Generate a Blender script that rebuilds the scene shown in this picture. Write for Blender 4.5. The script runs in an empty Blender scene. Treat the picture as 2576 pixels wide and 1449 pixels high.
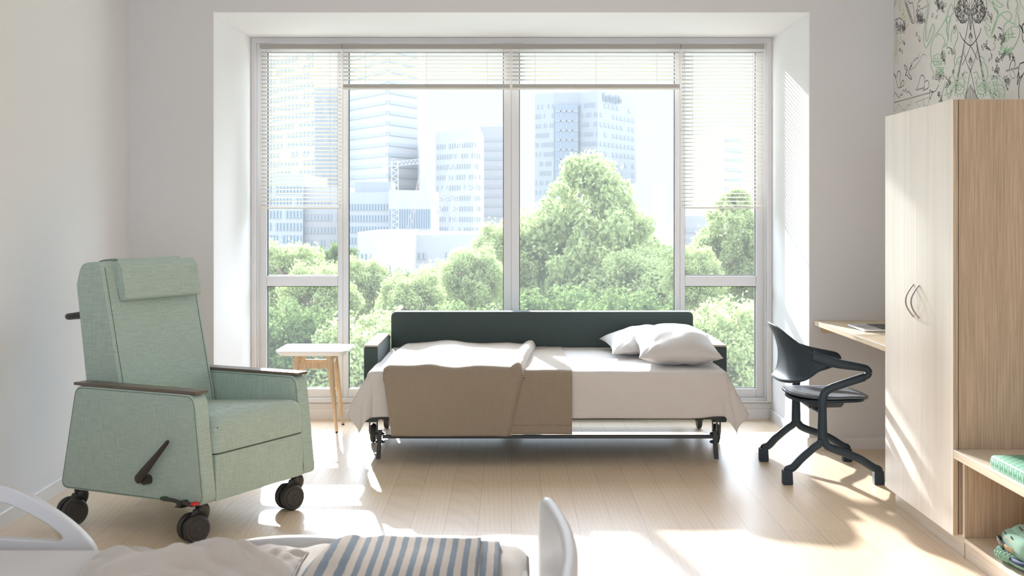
import bpy, math, random
import numpy as np
from mathutils import Vector, Matrix, noise

random.seed(7)
F = 3200.0            # focal length in pixels of the 2576 wide frame
CH = 1.38             # camera height
VX, VY = 1287.0, 536.0
scene = bpy.context.scene
COL = scene.collection
PI = math.pi


def at(px, py, D):
    """point seen at pixel (px,py) at distance D"""
    return Vector(((px - VX) * D / F, D, CH - (py - VY) * D / F))


def xz(px, py, D):
    p = at(px, py, D)
    return (p.x, p.z)


# ------------------------------------------------------------------ materials
class NT:
    def __init__(self, name):
        self.m = bpy.data.materials.new(name)
        self.m.use_nodes = True
        self.t = self.m.node_tree
        self.t.nodes.clear()
        self.out = self.n('ShaderNodeOutputMaterial')

    def n(self, kind, **kw):
        nd = self.t.nodes.new(kind)
        for k, v in kw.items():
            if k in nd.inputs.keys() if isinstance(k, str) else False:
                nd.inputs[k].default_value = v
            else:
                setattr(nd, k, v)
        return nd

    def l(self, a, b):
        self.t.links.new(a, b)

    def coords(self, scale=(1, 1, 1), rot=(0, 0, 0), kind='Object'):
        tc = self.n('ShaderNodeTexCoord')
        mp = self.n('ShaderNodeMapping')
        mp.inputs['Scale'].default_value = scale
        mp.inputs['Rotation'].default_value = rot
        self.l(tc.outputs[kind], mp.inputs['Vector'])
        return mp.outputs['Vector']

    def noise(self, vec, scale=5, detail=3, rough=.5, dist=0.0):
        nd = self.n('ShaderNodeTexNoise')
        nd.inputs['Scale'].default_value = scale
        nd.inputs['Detail'].default_value = detail
        nd.inputs['Roughness'].default_value = rough
        nd.inputs['Distortion'].default_value = dist
        self.l(vec, nd.inputs['Vector'])
        return nd.outputs['Fac']

    def ramp(self, fac, stops):
        nd = self.n('ShaderNodeValToRGB')
        el = nd.color_ramp.elements
        while len(el) < len(stops):
            el.new(.5)
        for e, (p, c) in zip(el, stops):
            e.position = p
            e.color = (*c, 1) if len(c) == 3 else c
        self.l(fac, nd.inputs['Fac'])
        return nd.outputs['Color']

    def mix(self, fac, a, b, mode='MIX'):
        nd = self.n('ShaderNodeMix', data_type='RGBA', blend_type=mode)
        for s, v in ((nd.inputs[0], fac), (nd.inputs[6], a), (nd.inputs[7], b)):
            if hasattr(v, 'links') or isinstance(v, bpy.types.NodeSocket):
                self.l(v, s)
            elif isinstance(v, (int, float)):
                s.default_value = v
            else:
                s.default_value = (*v, 1)
        return nd.outputs[2]

    def math(self, op, a, b=0.0):
        nd = self.n('ShaderNodeMath', operation=op)
        for i, v in enumerate((a, b)):
            if isinstance(v, bpy.types.NodeSocket):
                self.l(v, nd.inputs[i])
            else:
                nd.inputs[i].default_value = v
        return nd.outputs[0]

    def bsdf(self, color, rough=.5, bump=None, bstr=.1, bdist=.01, **kw):
        p = self.n('ShaderNodeBsdfPrincipled')
        if isinstance(color, bpy.types.NodeSocket):
            self.l(color, p.inputs['Base Color'])
        else:
            p.inputs['Base Color'].default_value = (*color, 1)
        if isinstance(rough, bpy.types.NodeSocket):
            self.l(rough, p.inputs['Roughness'])
        else:
            p.inputs['Roughness'].default_value = rough
        for k, v in kw.items():
            p.inputs[k.replace('_', ' ')].default_value = v
        if bump is not None:
            b = self.n('ShaderNodeBump')
            b.inputs['Strength'].default_value = bstr
            b.inputs['Distance'].default_value = bdist
            self.l(bump, b.inputs['Height'])
            self.l(b.outputs['Normal'], p.inputs['Normal'])
        self.p = p
        return p.outputs['BSDF']

    def done(self, sh):
        self.l(sh, self.out.inputs['Surface'])
        return self.m


def plain(name, col, rough=.5, metal=0.0, bump=0.0, bscale=200, spec=.5, **kw):
    t = NT(name)
    h = t.noise(t.coords(), bscale, 2) if bump else None
    c = t.noise(t.coords(), 3, 2)
    cc = t.mix(c, tuple(x * .96 for x in col), tuple(min(1, x * 1.03) for x in col))
    s = t.bsdf(cc, rough, h, bump, .002, Metallic=metal, **kw)
    t.p.inputs['Specular IOR Level'].default_value = spec
    return t.done(s)


def wall_paint(name, col):
    t = NT(name)
    big = t.noise(t.coords(), 1.3, 2)
    c = t.mix(big, tuple(x * .985 for x in col), col)
    h = t.noise(t.coords(), 160, 3)
    return t.done(t.bsdf(c, .75, h, .06, .002))


def wood(name, dark, light, axis='Z', rough=.45, fine=1.0, spec=.5):
    """straight fine grain running along axis"""
    t = NT(name)
    sc = {'Z': (90, 90, 2.2), 'Y': (90, 2.2, 90), 'X': (2.2, 90, 90)}[axis]
    sc2 = {'Z': (14, 14, .5), 'Y': (14, .5, 14), 'X': (.5, 14, 14)}[axis]
    a = t.noise(t.coords(tuple(s * fine for s in sc)), 1.0, 4, .6)
    b = t.noise(t.coords(sc2), 1.0, 3, .5, .4)
    ra = t.ramp(a, [(.32, dark), (.62, light)])
    rb = t.ramp(b, [(.3, (.88, .88, .88)), (.7, (1, 1, 1))])
    c = t.mix(1.0, ra, rb, 'MULTIPLY')
    s_ = t.bsdf(c, rough, a, .12, .001)
    t.p.inputs['Specular IOR Level'].default_value = spec
    return t.done(s_)


def fabric_linen(name, base, light, dark):
    t = NT(name)
    h = t.noise(t.coords((14, 14, 520)), 1, 3, .7)
    v = t.noise(t.coords((420, 420, 14)), 1, 3, .7)
    f = t.noise(t.coords((900, 900, 900)), 1, 2, .5)
    ch = t.ramp(h, [(.36, dark), (.52, base), (.68, light)])
    cv = t.ramp(v, [(.36, dark), (.52, base), (.68, light)])
    c = t.mix(.5, ch, cv)
    hs = t.math('ADD', t.math('ADD', h, v), f)
    return t.done(t.bsdf(c, .9, hs, .25, .0012, Sheen_Weight=.15, Sheen_Roughness=.5))


def fabric_plain(name, col, wsc=700, sheen=.2, contrast=.12, bump=.2):
    t = NT(name)
    a = t.noise(t.coords((wsc, wsc, wsc * .25)), 1, 2)
    b = t.noise(t.coords((wsc * .2, wsc * .2, wsc)), 1, 2)
    f = t.math('MULTIPLY', t.math('ADD', a, b), .5)
    c = t.mix(f, tuple(x * (1 - contrast) for x in col), tuple(min(1, x * (1 + contrast)) for x in col))
    s = t.bsdf(c, .92, f, bump, .001, Sheen_Weight=sheen, Sheen_Roughness=.4)
    return t.done(s)


M = {}
M['wall'] = wall_paint('warm_grey_wall_paint', (.66, .655, .655))
M['wall_left'] = wall_paint('pale_grey_wall_paint', (.74, .745, .75))
M['reveal'] = wall_paint('white_reveal_paint', (.81, .80, .80))
M['ceiling'] = wall_paint('ceiling_paint', (.85, .84, .82))
M['base'] = plain('baseboard_paint', (.74, .73, .72), .5)
M['frame'] = plain('white_window_frame', (.71, .70, .70), .35)
M['gasket'] = plain('black_gasket', (.03, .03, .03), .6)
M['dkmetal'] = plain('black_metal', (.022, .025, .025), .42)
M['rubber'] = plain('dark_rubber', (.035, .033, .03), .5, bump=.1)
M['castplastic'] = plain('dark_brown_plastic', (.040, .035, .031), .38)
M['navyplastic'] = plain('navy_grey_plastic', (.022, .036, .049), .5, bump=.12, bscale=900, spec=.35)
M['seatplastic'] = plain('grey_seat_shell', (.10, .12, .145), .33, bump=.12, bscale=900)
M['white_top'] = plain('white_laminate', (.88, .88, .87), .35)
M['whiteplastic'] = plain('white_bed_plastic', (.52, .52, .515), .38)
M['steel'] = plain('brushed_steel', (.36, .33, .29), .32, metal=1.0)
M['alu'] = plain('laptop_aluminium', (.72, .72, .72), .35, metal=.85)
M['keys'] = plain('laptop_keys', (.03, .03, .035), .5)
M['screen'] = plain('laptop_screen', (.02, .02, .025), .2)
M['brass'] = plain('brass', (.75, .52, .18), .3, metal=1.0)
M['leather'] = plain('dark_brown_leather', (.035, .025, .02), .45, bump=.2)
M['tanleather'] = plain('tan_leather', (.50, .34, .20), .5, bump=.2)
M['red'] = plain('red_pedal_pad', (.62, .03, .02), .45)
M['greenpad'] = plain('green_pedal_pad', (.02, .07, .035), .5)
M['ash'] = wood('pale_ash_wood', (.60, .42, .25), (.76, .57, .38), 'Z')
M['cab_v'] = wood('pale_oak_laminate', (.80, .74, .655), (.85, .80, .725), 'Z', .34, 1.0, .9)
M['cab_h'] = wood('pale_oak_laminate_lengthwise', (.64, .54, .42), (.74, .65, .52), 'Y', .32)
M['oak_v'] = wood('tan_oak_side', (.36, .26, .165), (.51, .385, .26), 'Z', .5, 1.7)
M['desk_w'] = wood('desk_oak', (.62, .48, .32), (.72, .59, .43), 'Y', .4)
M['armcap'] = plain('taupe_arm_cap', (.135, .105, .08), .32)
M['armcap_sofa'] = plain('sofa_arm_cap', (.45, .37, .27), .3)
M['sage'] = fabric_linen('sage_linen_upholstery', (.385, .485, .415), (.53, .63, .555), (.29, .38, .325))
M['seam'] = plain('dark_green_seam_thread', (.10, .15, .125), .9)  # seam tubes in a darker green than the upholstery
M['charcoal'] = fabric_plain('charcoal_upholstery', (.060, .082, .080), 900, .1, .25)
M['sheet'] = fabric_plain('warm_grey_sheet', (.60, .555, .52), 1200, .35, .03, .08)
M['pillow'] = fabric_plain('light_grey_pillow_cotton', (.58, .55, .525), 1200, .3, .03, .08)
M['bedlinen'] = fabric_plain('beige_hospital_linen', (.45, .415, .37), 1200, .25, .04, .1)
M['mattress_w'] = fabric_plain('white_mattress_cotton', (.52, .52, .51), 1000, .2, .03, .08)
M['sage_bag'] = fabric_plain('mint_backpack_canvas', (.24, .42, .33), 1500, .1, .08, .1)
M['bluebag'] = plain('dark_blue_lining', (.01, .03, .10), .8)
M['bark'] = plain('tree_bark', (.22, .17, .12), .9, bump=.6, bscale=8)


def mk_floor():
    t = NT('pale_oak_floor_planks')
    tc = t.n('ShaderNodeTexCoord')
    sep = t.n('ShaderNodeSeparateXYZ')
    t.l(tc.outputs['Object'], sep.inputs[0])
    com = t.n('ShaderNodeCombineXYZ')
    t.l(sep.outputs['Y'], com.inputs['X'])
    t.l(sep.outputs['X'], com.inputs['Y'])
    br = t.n('ShaderNodeTexBrick', offset=.37, offset_frequency=1)
    br.inputs['Scale'].default_value = 1
    br.inputs['Mortar Size'].default_value = .0011
    br.inputs['Mortar Smooth'].default_value = .3
    br.inputs['Brick Width'].default_value = 2.1
    br.inputs['Row Height'].default_value = .148
    br.inputs['Color1'].default_value = (0, 0, 0, 1)
    br.inputs['Color2'].default_value = (1, 1, 1, 1)
    br.inputs['Mortar'].default_value = (.5, .5, .5, 1)
    br.inputs['Bias'].default_value = 0
    t.l(com.outputs[0], br.inputs['Vector'])
    # per plank offset for the grain
    off = t.n('ShaderNodeVectorMath', operation='MULTIPLY_ADD')
    t.l(br.outputs['Color'], off.inputs[0])
    off.inputs[1].default_value = (7.3, 3.1, 1.7)
    t.l(tc.outputs['Object'], off.inputs[2])
    mp = t.n('ShaderNodeMapping')
    mp.inputs['Scale'].default_value = (75, 3.2, 1)
    t.l(off.outputs[0], mp.inputs['Vector'])
    fine = t.noise(mp.outputs[0], 1, 5, .62, .6)
    mp2 = t.n('ShaderNodeMapping')
    mp2.inputs['Scale'].default_value = (9, .9, 1)
    t.l(off.outputs[0], mp2.inputs['Vector'])
    wv = t.n('ShaderNodeTexWave', wave_type='RINGS', rings_direction='Z')
    wv.inputs['Scale'].default_value = 1.6
    wv.inputs['Distortion'].default_value = 5
    wv.inputs['Detail'].default_value = 3
    wv.inputs['Detail Scale'].default_value = .8
    t.l(mp2.outputs[0], wv.inputs['Vector'])
    c1 = t.ramp(fine, [(.3, (.72, .565, .40)), (.7, (.80, .65, .48))])
    c2 = t.mix(.32, c1, t.ramp(wv.outputs['Fac'], [(.1, (.68, .525, .37)), (.6, (.80, .65, .48))]))
    c3 = t.mix(1.0, c2, t.ramp(br.outputs['Color'], [(0, (.94, .93, .93)), (1, (1.0, 1.0, 1.0))]), 'MULTIPLY')
    c4 = t.mix(br.outputs['Fac'], c3, (.42, .33, .25))
    hh = t.math('SUBTRACT', t.math('MULTIPLY', fine, .35), br.outputs['Fac'])
    rr = t.math('ADD', t.math('MULTIPLY', fine, .10), .27)
    s = t.bsdf(c4, rr, hh, .12, .0015)
    t.p.inputs['Specular IOR Level'].default_value = .5
    return t.done(s)


M['floor'] = mk_floor()


def mk_herringbone():
    t = NT('brown_herringbone_wool')
    tc = t.n('ShaderNodeTexCoord')
    sep = t.n('ShaderNodeSeparateXYZ')
    t.l(tc.outputs['UV'], sep.inputs[0])
    # zigzag: v +- u by column
    col = t.math('PINGPONG', t.math('MULTIPLY', sep.outputs['X'], 1.0), .022)
    s = t.math('MULTIPLY', t.math('ADD', sep.outputs['Y'], col), 1 / .0085)
    fr = t.math('FRACT', s)
    k = t.math('GREATER_THAN', fr, .5)
    nz = t.noise(t.coords((300, 300, 300)), 1, 2)
    a = t.mix(nz, (.10, .075, .055), (.14, .105, .075))
    b = t.mix(nz, (.42, .34, .255), (.50, .41, .31))
    c = t.mix(k, a, b)
    return t.done(t.bsdf(c, .95, t.math('ADD', k, nz), .35, .001, Sheen_Weight=.6, Sheen_Roughness=.35,
                         Sheen_Tint=(1, .93, .85, 1)))


M['throw'] = mk_herringbone()


def mk_stripes():
    t = NT('blue_grey_striped_knit')
    tc = t.n('ShaderNodeTexCoord')
    sep = t.n('ShaderNodeSeparateXYZ')
    t.l(tc.outputs['UV'], sep.inputs[0])
    wob = t.math('MULTIPLY', t.noise(t.coords((25, 25, 25)), 1, 3), .004)
    x = t.math('MULTIPLY', t.math('ADD', sep.outputs['X'], wob), 1 / .0318)
    k = t.math('GREATER_THAN', t.math('FRACT', x), .53)
    nz = t.noise(t.coords((500, 500, 500)), 1, 2)
    c = t.mix(k, t.mix(nz, (.44, .39, .335), (.56, .505, .44)), t.mix(nz, (.105, .15, .20), (.16, .21, .27)))
    return t.done(t.bsdf(c, .95, nz, .4, .002, Sheen_Weight=.15))


M['stripe'] = mk_stripes()


def mk_cushion():
    t = NT('green_dashed_vinyl')
    tc = t.n('ShaderNodeTexCoord')
    sep = t.n('ShaderNodeSeparateXYZ')
    t.l(tc.outputs['UV'], sep.inputs[0])
    u = t.math('MULTIPLY', sep.outputs['X'], 1 / .021)
    ui = t.math('FLOOR', u)
    uf = t.math('FRACT', u)
    v = t.math('ADD', t.math('MULTIPLY', sep.outputs['Y'], 1 / .040), t.math('MULTIPLY', t.math('MODULO', ui, 2.0), .5))
    vf = t.math('FRACT', v)
    k = t.math('MULTIPLY', t.math('LESS_THAN', t.math('ABSOLUTE', t.math('SUBTRACT', uf, .5)), .09),
               t.math('LESS_THAN', t.math('ABSOLUTE', t.math('SUBTRACT', vf, .5)), .36))
    nz = t.noise(t.coords((60, 300, 300)), 1, 3)
    c = t.mix(k, t.mix(nz, (.04, .19, .11), (.10, .34, .20)), (.55, .80, .70))
    return t.done(t.bsdf(c, .55, nz, .1, .001))


M['cushion'] = mk_cushion()


def mk_leaf(name, c1, c2, tr):
    t = NT(name)
    nz = t.noise(t.coords((6, 6, 6)), 1, 2)
    c = t.mix(nz, c1, c2)
    d = t.n('ShaderNodeBsdfDiffuse')
    t.l(c, d.inputs['Color'])
    r = t.n('ShaderNodeBsdfTranslucent')
    r.inputs['Color'].default_value = (*tr, 1)
    ms = t.n('ShaderNodeMixShader')
    ms.inputs[0].default_value = .5
    t.l(d.outputs[0], ms.inputs[1])
    t.l(r.outputs[0], ms.inputs[2])
    return t.done(ms.outputs[0])


M['leaf_a'] = mk_leaf('fresh_green_leaves', (.24, .30, .13), (.33, .385, .19), (.36, .42, .19))
M['leaf_b'] = mk_leaf('deep_green_leaves', (.07, .115, .045), (.115, .165, .065), (.14, .20, .07))


def mk_glass():
    t = NT('lightly_hazed_window_glass')
    tr = t.n('ShaderNodeBsdfTransparent')
    tr.inputs['Color'].default_value = (.985, .99, .99, 1)
    tl = t.n('ShaderNodeBsdfTranslucent')
    tl.inputs['Color'].default_value = (.95, .98, 1, 1)
    gl = t.n('ShaderNodeBsdfGlossy')
    gl.inputs['Roughness'].default_value = .02
    m1 = t.n('ShaderNodeMixShader')
    m1.inputs[0].default_value = .013
    t.l(tr.outputs[0], m1.inputs[1])
    t.l(tl.outputs[0], m1.inputs[2])
    fr = t.n('ShaderNodeFresnel')
    fr.inputs['IOR'].default_value = 1.12
    m2 = t.n('ShaderNodeMixShader')
    t.l(fr.outputs[0], m2.inputs[0])
    t.l(m1.outputs[0], m2.inputs[1])
    t.l(gl.outputs[0], m2.inputs[2])
    return t.done(m2.outputs[0])


M['glass'] = mk_glass()


def mk_slat():
    t = NT('translucent_cream_slat')
    b = t.bsdf((.66, .64, .59), .5)
    tl = t.n('ShaderNodeBsdfTranslucent')
    tl.inputs['Color'].default_value = (.70, .68, .62, 1)
    ms = t.n('ShaderNodeMixShader')
    ms.inputs[0].default_value = .22
    t.l(b, ms.inputs[1])
    t.l(tl.outputs[0], ms.inputs[2])
    return t.done(ms.outputs[0])


M['slat'] = mk_slat()
M['bottomrail'] = plain('light_cream_bottom_rail', (.74, .71, .65), .5)
M['blindrail'] = plain('cream_blind_rail', (.34, .32, .285), .5)


# ------------------------------------------------------------------ mesh building
class MB:
    def __init__(self):
        self.v = []
        self.f = []
        self.uv = []      # per-face uv lists or None
        self.mi = []

    def add(self, vs, fs, uvs=None, mi=0):
        o = len(self.v)
        self.v += [tuple(p) for p in vs]
        for k, f in enumerate(fs):
            self.f.append([i + o for i in f])
            self.uv.append(uvs[k] if uvs else None)
            self.mi.append(mi)
        return self

    def box(self, x0, x1, y0, y1, z0, z1, mi=0):
        vs = [(x, y, z) for x in (x0, x1) for y in (y0, y1) for z in (z0, z1)]
        fs = [(0, 1, 3, 2), (4, 6, 7, 5), (0, 4, 5, 1), (2, 3, 7, 6), (0, 2, 6, 4), (1, 5, 7, 3)]
        return self.add(vs, fs, mi=mi)

    def obox(self, c, dx, dy, dz, hx, hy, hz, mi=0):
        c, dx, dy, dz = Vector(c), Vector(dx).normalized(), Vector(dy).normalized(), Vector(dz).normalized()
        vs = [c + dx * hx * a + dy * hy * b + dz * hz * d for a in (-1, 1) for b in (-1, 1) for d in (-1, 1)]
        fs = [(0, 1, 3, 2), (4, 6, 7, 5), (0, 4, 5, 1), (2, 3, 7, 6), (0, 2, 6, 4), (1, 5, 7, 3)]
        return self.add(vs, fs, mi=mi)

    def bar(self, a, b, w, h=None, mi=0):
        a, b = Vector(a), Vector(b)
        d = (b - a)
        L = d.length
        d.normalize()
        up = Vector((0, 0, 1)) if abs(d.z) < .9 else Vector((0, 1, 0))
        s = d.cross(up).normalized()
        u = s.cross(d)
        return self.obox((a + b) / 2, d, s, u, L / 2, w / 2, (h or w) / 2, mi)

    def prism(self, poly, axis, a, b, mi=0):
        """poly of 2d points; axis 'x': (y,z), 'y': (x,z), 'z': (x,y)"""
        n = len(poly)

        def P(p, t):
            return {'x': (t, p[0], p[1]), 'y': (p[0], t, p[1]), 'z': (p[0], p[1], t)}[axis]
        vs = [P(p, a) for p in poly] + [P(p, b) for p in poly]
        fs = [list(range(n))[::-1], [n + i for i in range(n)]]
        fs += [(i, (i + 1) % n, n + (i + 1) % n, n + i) for i in range(n)]
        return self.add(vs, fs, mi=mi)

    def ring_prism(self, outer, inner, axis, a, b):
        n = len(outer)

        def P(p, t):
            return {'x': (t, p[0], p[1]), 'y': (p[0], t, p[1]), 'z': (p[0], p[1], t)}[axis]
        vs = [P(p, a) for p in outer] + [P(p, a) for p in inner] + [P(p, b) for p in outer] + [P(p, b) for p in inner]
        fs = []
        for i in range(n):
            j = (i + 1) % n
            fs += [(i, j, n + j, n + i), (2 * n + i, 3 * n + i, 3 * n + j, 2 * n + j),
                   (i, 2 * n + i, 2 * n + j, j), (n + i, n + j, 3 * n + j, 3 * n + i)]
        return self.add(vs, fs)

    def tube(self, path, r, seg=12, flat=None, up=None, cap=True, mi=0):
        """path of points; r radius or list; flat = second radius (or list) along 'up'"""
        path = [Vector(p) for p in path]
        n = len(path)
        rs = r if isinstance(r, (list, tuple)) else [r] * n
        fl = flat if isinstance(flat, (list, tuple)) else ([flat] * n if flat else rs)
        upv = Vector(up) if up else None
        rings = []
        prev = None
        for i, p in enumerate(path):
            t = (path[min(i + 1, n - 1)] - path[max(i - 1, 0)]).normalized()
            if upv is not None:
                b = t.cross(upv).normalized()
                u = b.cross(t).normalized()
            else:
                if prev is None:
                    a = Vector((0, 0, 1)) if abs(t.z) < .9 else Vector((1, 0, 0))
                    u = (a - t * a.dot(t)).normalized()
                else:
                    u = (prev - t * prev.dot(t)).normalized()
                prev = u
                b = t.cross(u)
            rings.append([p + b * math.cos(2 * PI * k / seg) * rs[i] + u * math.sin(2 * PI * k / seg) * fl[i] for k in range(seg)])
        vs = [q for rg in rings for q in rg]
        fs = []
        for i in range(n - 1):
            for k in range(seg):
                k2 = (k + 1) % seg
                fs.append((i * seg + k, i * seg + k2, (i + 1) * seg + k2, (i + 1) * seg + k))
        if cap:
            fs.append(list(range(seg))[::-1])
            fs.append([(n - 1) * seg + k for k in range(seg)])
        return self.add(vs, fs, mi=mi)

    def lathe(self, prof, c=(0, 0, 0), axis='z', seg=24, mi=0):
        """prof: (r, h) pairs"""
        vs = []
        for r, h in prof:
            for k in range(seg):
                a = 2 * PI * k / seg
                p = (r * math.cos(a), r * math.sin(a), h)
                p = {'z': p, 'x': (p[2], p[0], p[1]), 'y': (p[0], p[2], p[1])}[axis]
                vs.append((p[0] + c[0], p[1] + c[1], p[2] + c[2]))
        fs = []
        for i in range(len(prof) - 1):
            for k in range(seg):
                k2 = (k + 1) % seg
                fs.append((i * seg + k, i * seg + k2, (i + 1) * seg + k2, (i + 1) * seg + k))
        fs.append(list(range(seg))[::-1])
        fs.append([(len(prof) - 1) * seg + k for k in range(seg)])
        return self.add(vs, fs, mi=mi)

    def grid(self, fn, nu, nv, uvfn=None, mi=0, flip=False):
        vs = [fn(i / nu, j / nv) for i in range(nu + 1) for j in range(nv + 1)]
        fs, us = [], []
        for i in range(nu):
            for j in range(nv):
                q = [(i, j), (i + 1, j), (i + 1, j + 1), (i, j + 1)]
                if flip:
                    q = q[::-1]
                fs.append([a * (nv + 1) + b for a, b in q])
                us.append([(uvfn(a / nu, b / nv) if uvfn else (a / nu, b / nv)) for a, b in q])
        return self.add(vs, fs, us, mi=mi)

    def build(self, name, mat, parent=None, smooth=35, bevel=0, bseg=3, sub=0, solid=0, soloff=0, weld=False):
        me = bpy.data.meshes.new(name)
        me.from_pydata(self.v, [], self.f)
        mats = mat if isinstance(mat, (list, tuple)) else [mat]
        for m in mats:
            me.materials.append(m)
        if len(mats) > 1:
            me.polygons.foreach_set('material_index', self.mi)
        if any(u is not None for u in self.uv):
            ul = me.uv_layers.new(name='UVMap')
            k = 0
            for f, u in zip(self.f, self.uv):
                for q in range(len(f)):
                    ul.data[k].uv = u[q] if u else (0, 0)
                    k += 1
        me.validate()
        import bmesh
        bm = bmesh.new()
        bm.from_mesh(me)
        if weld:
            bmesh.ops.remove_doubles(bm, verts=bm.verts, dist=1e-5)
        if not solid:
            bmesh.ops.recalc_face_normals(bm, faces=bm.faces)
        bm.to_mesh(me)
        bm.free()
        o = bpy.data.objects.new(name, me)
        COL.objects.link(o)
        if parent:
            o.parent = parent
        if smooth:
            me.shade_smooth()
            if smooth < 180 and not bevel:
                me.set_sharp_from_angle(angle=math.radians(smooth))
        if solid:
            md = o.modifiers.new('solid', 'SOLIDIFY')
            md.thickness = solid
            md.offset = soloff
        if bevel:
            md = o.modifiers.new('bevel', 'BEVEL')
            md.width = bevel
            md.segments = bseg
            md.limit_method = 'ANGLE'
            md.angle_limit = math.radians(38)
            md.harden_normals = bool(smooth)
        if sub:
            md = o.modifiers.new('sub', 'SUBSURF')
            md.levels = sub
            md.render_levels = sub
        return o


def tag(o, label=None, cat=None, group=None, kind=None):
    if label:
        o['label'] = label
    if cat:
        o['category'] = cat
    if group:
        o['group'] = group
    if kind:
        o['kind'] = kind
    return o


def thing(name, label, cat, loc=(0, 0, 0), rz=0.0, group=None, kind=None):
    o = bpy.data.objects.new(name, None)
    o.empty_display_size = .1
    COL.objects.link(o)
    o.location = loc
    o.rotation_euler = (0, 0, rz)
    return tag(o, label, cat, group, kind)


def copy_tree(o, parent=None):
    kids = [c for c in COL.objects if c.parent == o]
    c = o.copy()
    COL.objects.link(c)
    c.parent = parent
    for k in kids:
        copy_tree(k, c)
    return c


def rbox(name, mat, x0, x1, y0, y1, z0, z1, parent=None, bevel=.002, bseg=2):
    return MB().box(x0, x1, y0, y1, z0, z1).build(name, mat, parent, bevel=bevel, bseg=bseg)


def struct(o):
    o['kind'] = 'structure'
    return o


def roundpoly(pts, rad, n=6):
    """round the corners of a polygon; rad number or list"""
    out = []
    N = len(pts)
    rs = rad if isinstance(rad, (list, tuple)) else [rad] * N
    for i in range(N):
        p = Vector(pts[i])
        a = Vector(pts[i - 1]) - p
        b = Vector(pts[(i + 1) % N]) - p
        r = rs[i]
        if r <= 0:
            out.append(tuple(p))
            continue
        ang = a.angle(b)
        d = min(r / math.tan(ang / 2), a.length * .49, b.length * .49)
        p0 = p + a.normalized() * d
        p1 = p + b.normalized() * d
        for k in range(n + 1):
            t = k / n
            q = p0 * (1 - t) ** 2 + p * 2 * t * (1 - t) + p1 * t * t
            out.append(tuple(q))
    return out


def spline(pts, n=8, closed=False):
    """Catmull-Rom through points"""
    P = [Vector(p) for p in pts]
    N = len(P)
    out = []
    rng = range(N) if closed else range(N - 1)
    for i in rng:
        p0 = P[(i - 1) % N] if closed or i > 0 else P[0] * 2 - P[1]
        p1 = P[i]
        p2 = P[(i + 1) % N]
        p3 = P[(i + 2) % N] if closed or i + 2 < N else P[-1] * 2 - P[-2]
        for k in range(n):
            t = k / n
            out.append(.5 * ((2 * p1) + (-p0 + p2) * t + (2 * p0 - 5 * p1 + 4 * p2 - p3) * t * t + (-p0 + 3 * p1 - 3 * p2 + p3) * t ** 3))
    if not closed:
        out.append(P[-1])
    return out


def sstep(a, b, x):
    t = max(0, min(1, (x - a) / (b - a)))
    return t * t * (3 - 2 * t)


def nz(x, y, z=0.0, s=1.0):
    return noise.noise(Vector((x * s, y * s, z)))

# ------------------------------------------------------------------ room shell
XL, XR = -2.240, 2.240          # side walls
YB = 7.447                      # inner face of the window wall
YW = 8.53                       # window plane (inside of the alcove)
AX0, AX1, AZ = -1.743, 1.741, 2.553   # alcove opening
CEIL = 2.86
YN = -2.2                        # unseen open end behind the camera, rear wall left off to let fill light in

struct(MB().box(XL - .2, XR + .2, YN - .2, YW + .25, -.25, 0).build('floor', M['floor'], smooth=0))
struct(MB().box(XL - .2, XR + .2, YN - .2, YW + .25, CEIL, CEIL + .2).build('ceiling', M['ceiling'], smooth=0))
struct(MB().box(XL - .2, XL, YN - .2, YW + .25, 0, CEIL).build('wall_left', M['wall_left'], smooth=0))
struct(MB().box(XR, XR + .2, YN - .2, YW + .25, 0, CEIL).build('wall_right', M['wall_left'], smooth=0))
# window wall: pieces left, right and above the alcove (grey face, white reveals)
wb = MB()
e = .004
wb.box(XL, AX0 - e, YB, YW + .25, 0, CEIL)
wb.box(AX1 + e, XR, YB, YW + .25, 0, CEIL)
wb.box(AX0 - e, AX1 + e, YB, YW + .25, AZ + e, CEIL)
struct(wb.build('wall_back', M['wall'], smooth=0))
struct(MB().box(AX0 - e, AX0, YB - .001, YW + .06, 0, AZ + e).build('trim_1', M['reveal'], smooth=0))
struct(MB().box(AX1, AX1 + e, YB - .001, YW + .06, 0, AZ + e).build('trim_2', M['reveal'], smooth=0))
struct(MB().box(AX0, AX1, YB - .001, YW + .06, AZ, AZ + e).build('trim_3', M['reveal'], smooth=0))


def baseboard(name, a, b, n):
    """board from a to b standing off the wall along n"""
    a, b, n = Vector(a), Vector(b), Vector(n)
    d = (b - a).normalized()
    prof = [(0, 0), (.012, 0), (.012, .064), (.009, .068), (0, .068)]
    m = MB()
    vs = [a + n * p + Vector((0, 0, q)) for p, q in prof] + [b + n * p + Vector((0, 0, q)) for p, q in prof]
    k = len(prof)
    fs = [list(range(k)), [k + i for i in range(k)][::-1]] + [(i, i + k, (i + 1) % k + k, (i + 1) % k) for i in range(k)]
    m.add(vs, fs)
    return struct(m.build(name, M['base'], smooth=0))


baseboard('baseboard_left', (XL, YN, 0), (XL, YB, 0), (1, 0, 0))
baseboard('baseboard_back_left', (XL + .012, YB, 0), (AX0, YB, 0), (0, -1, 0))
baseboard('baseboard_back_right', (AX1, YB, 0), (XR, YB, 0), (0, -1, 0))
baseboard('baseboard_alcove_left', (AX0, YB - .012, 0), (AX0, YW - .02, 0), (1, 0, 0))
baseboard('baseboard_alcove_right', (AX1, YB - .012, 0), (AX1, YW - .02, 0), (-1, 0, 0))
baseboard('baseboard_alcove', (AX0 + .012, YW, 0), (AX1 - .012, YW, 0), (0, -1, 0))
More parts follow.
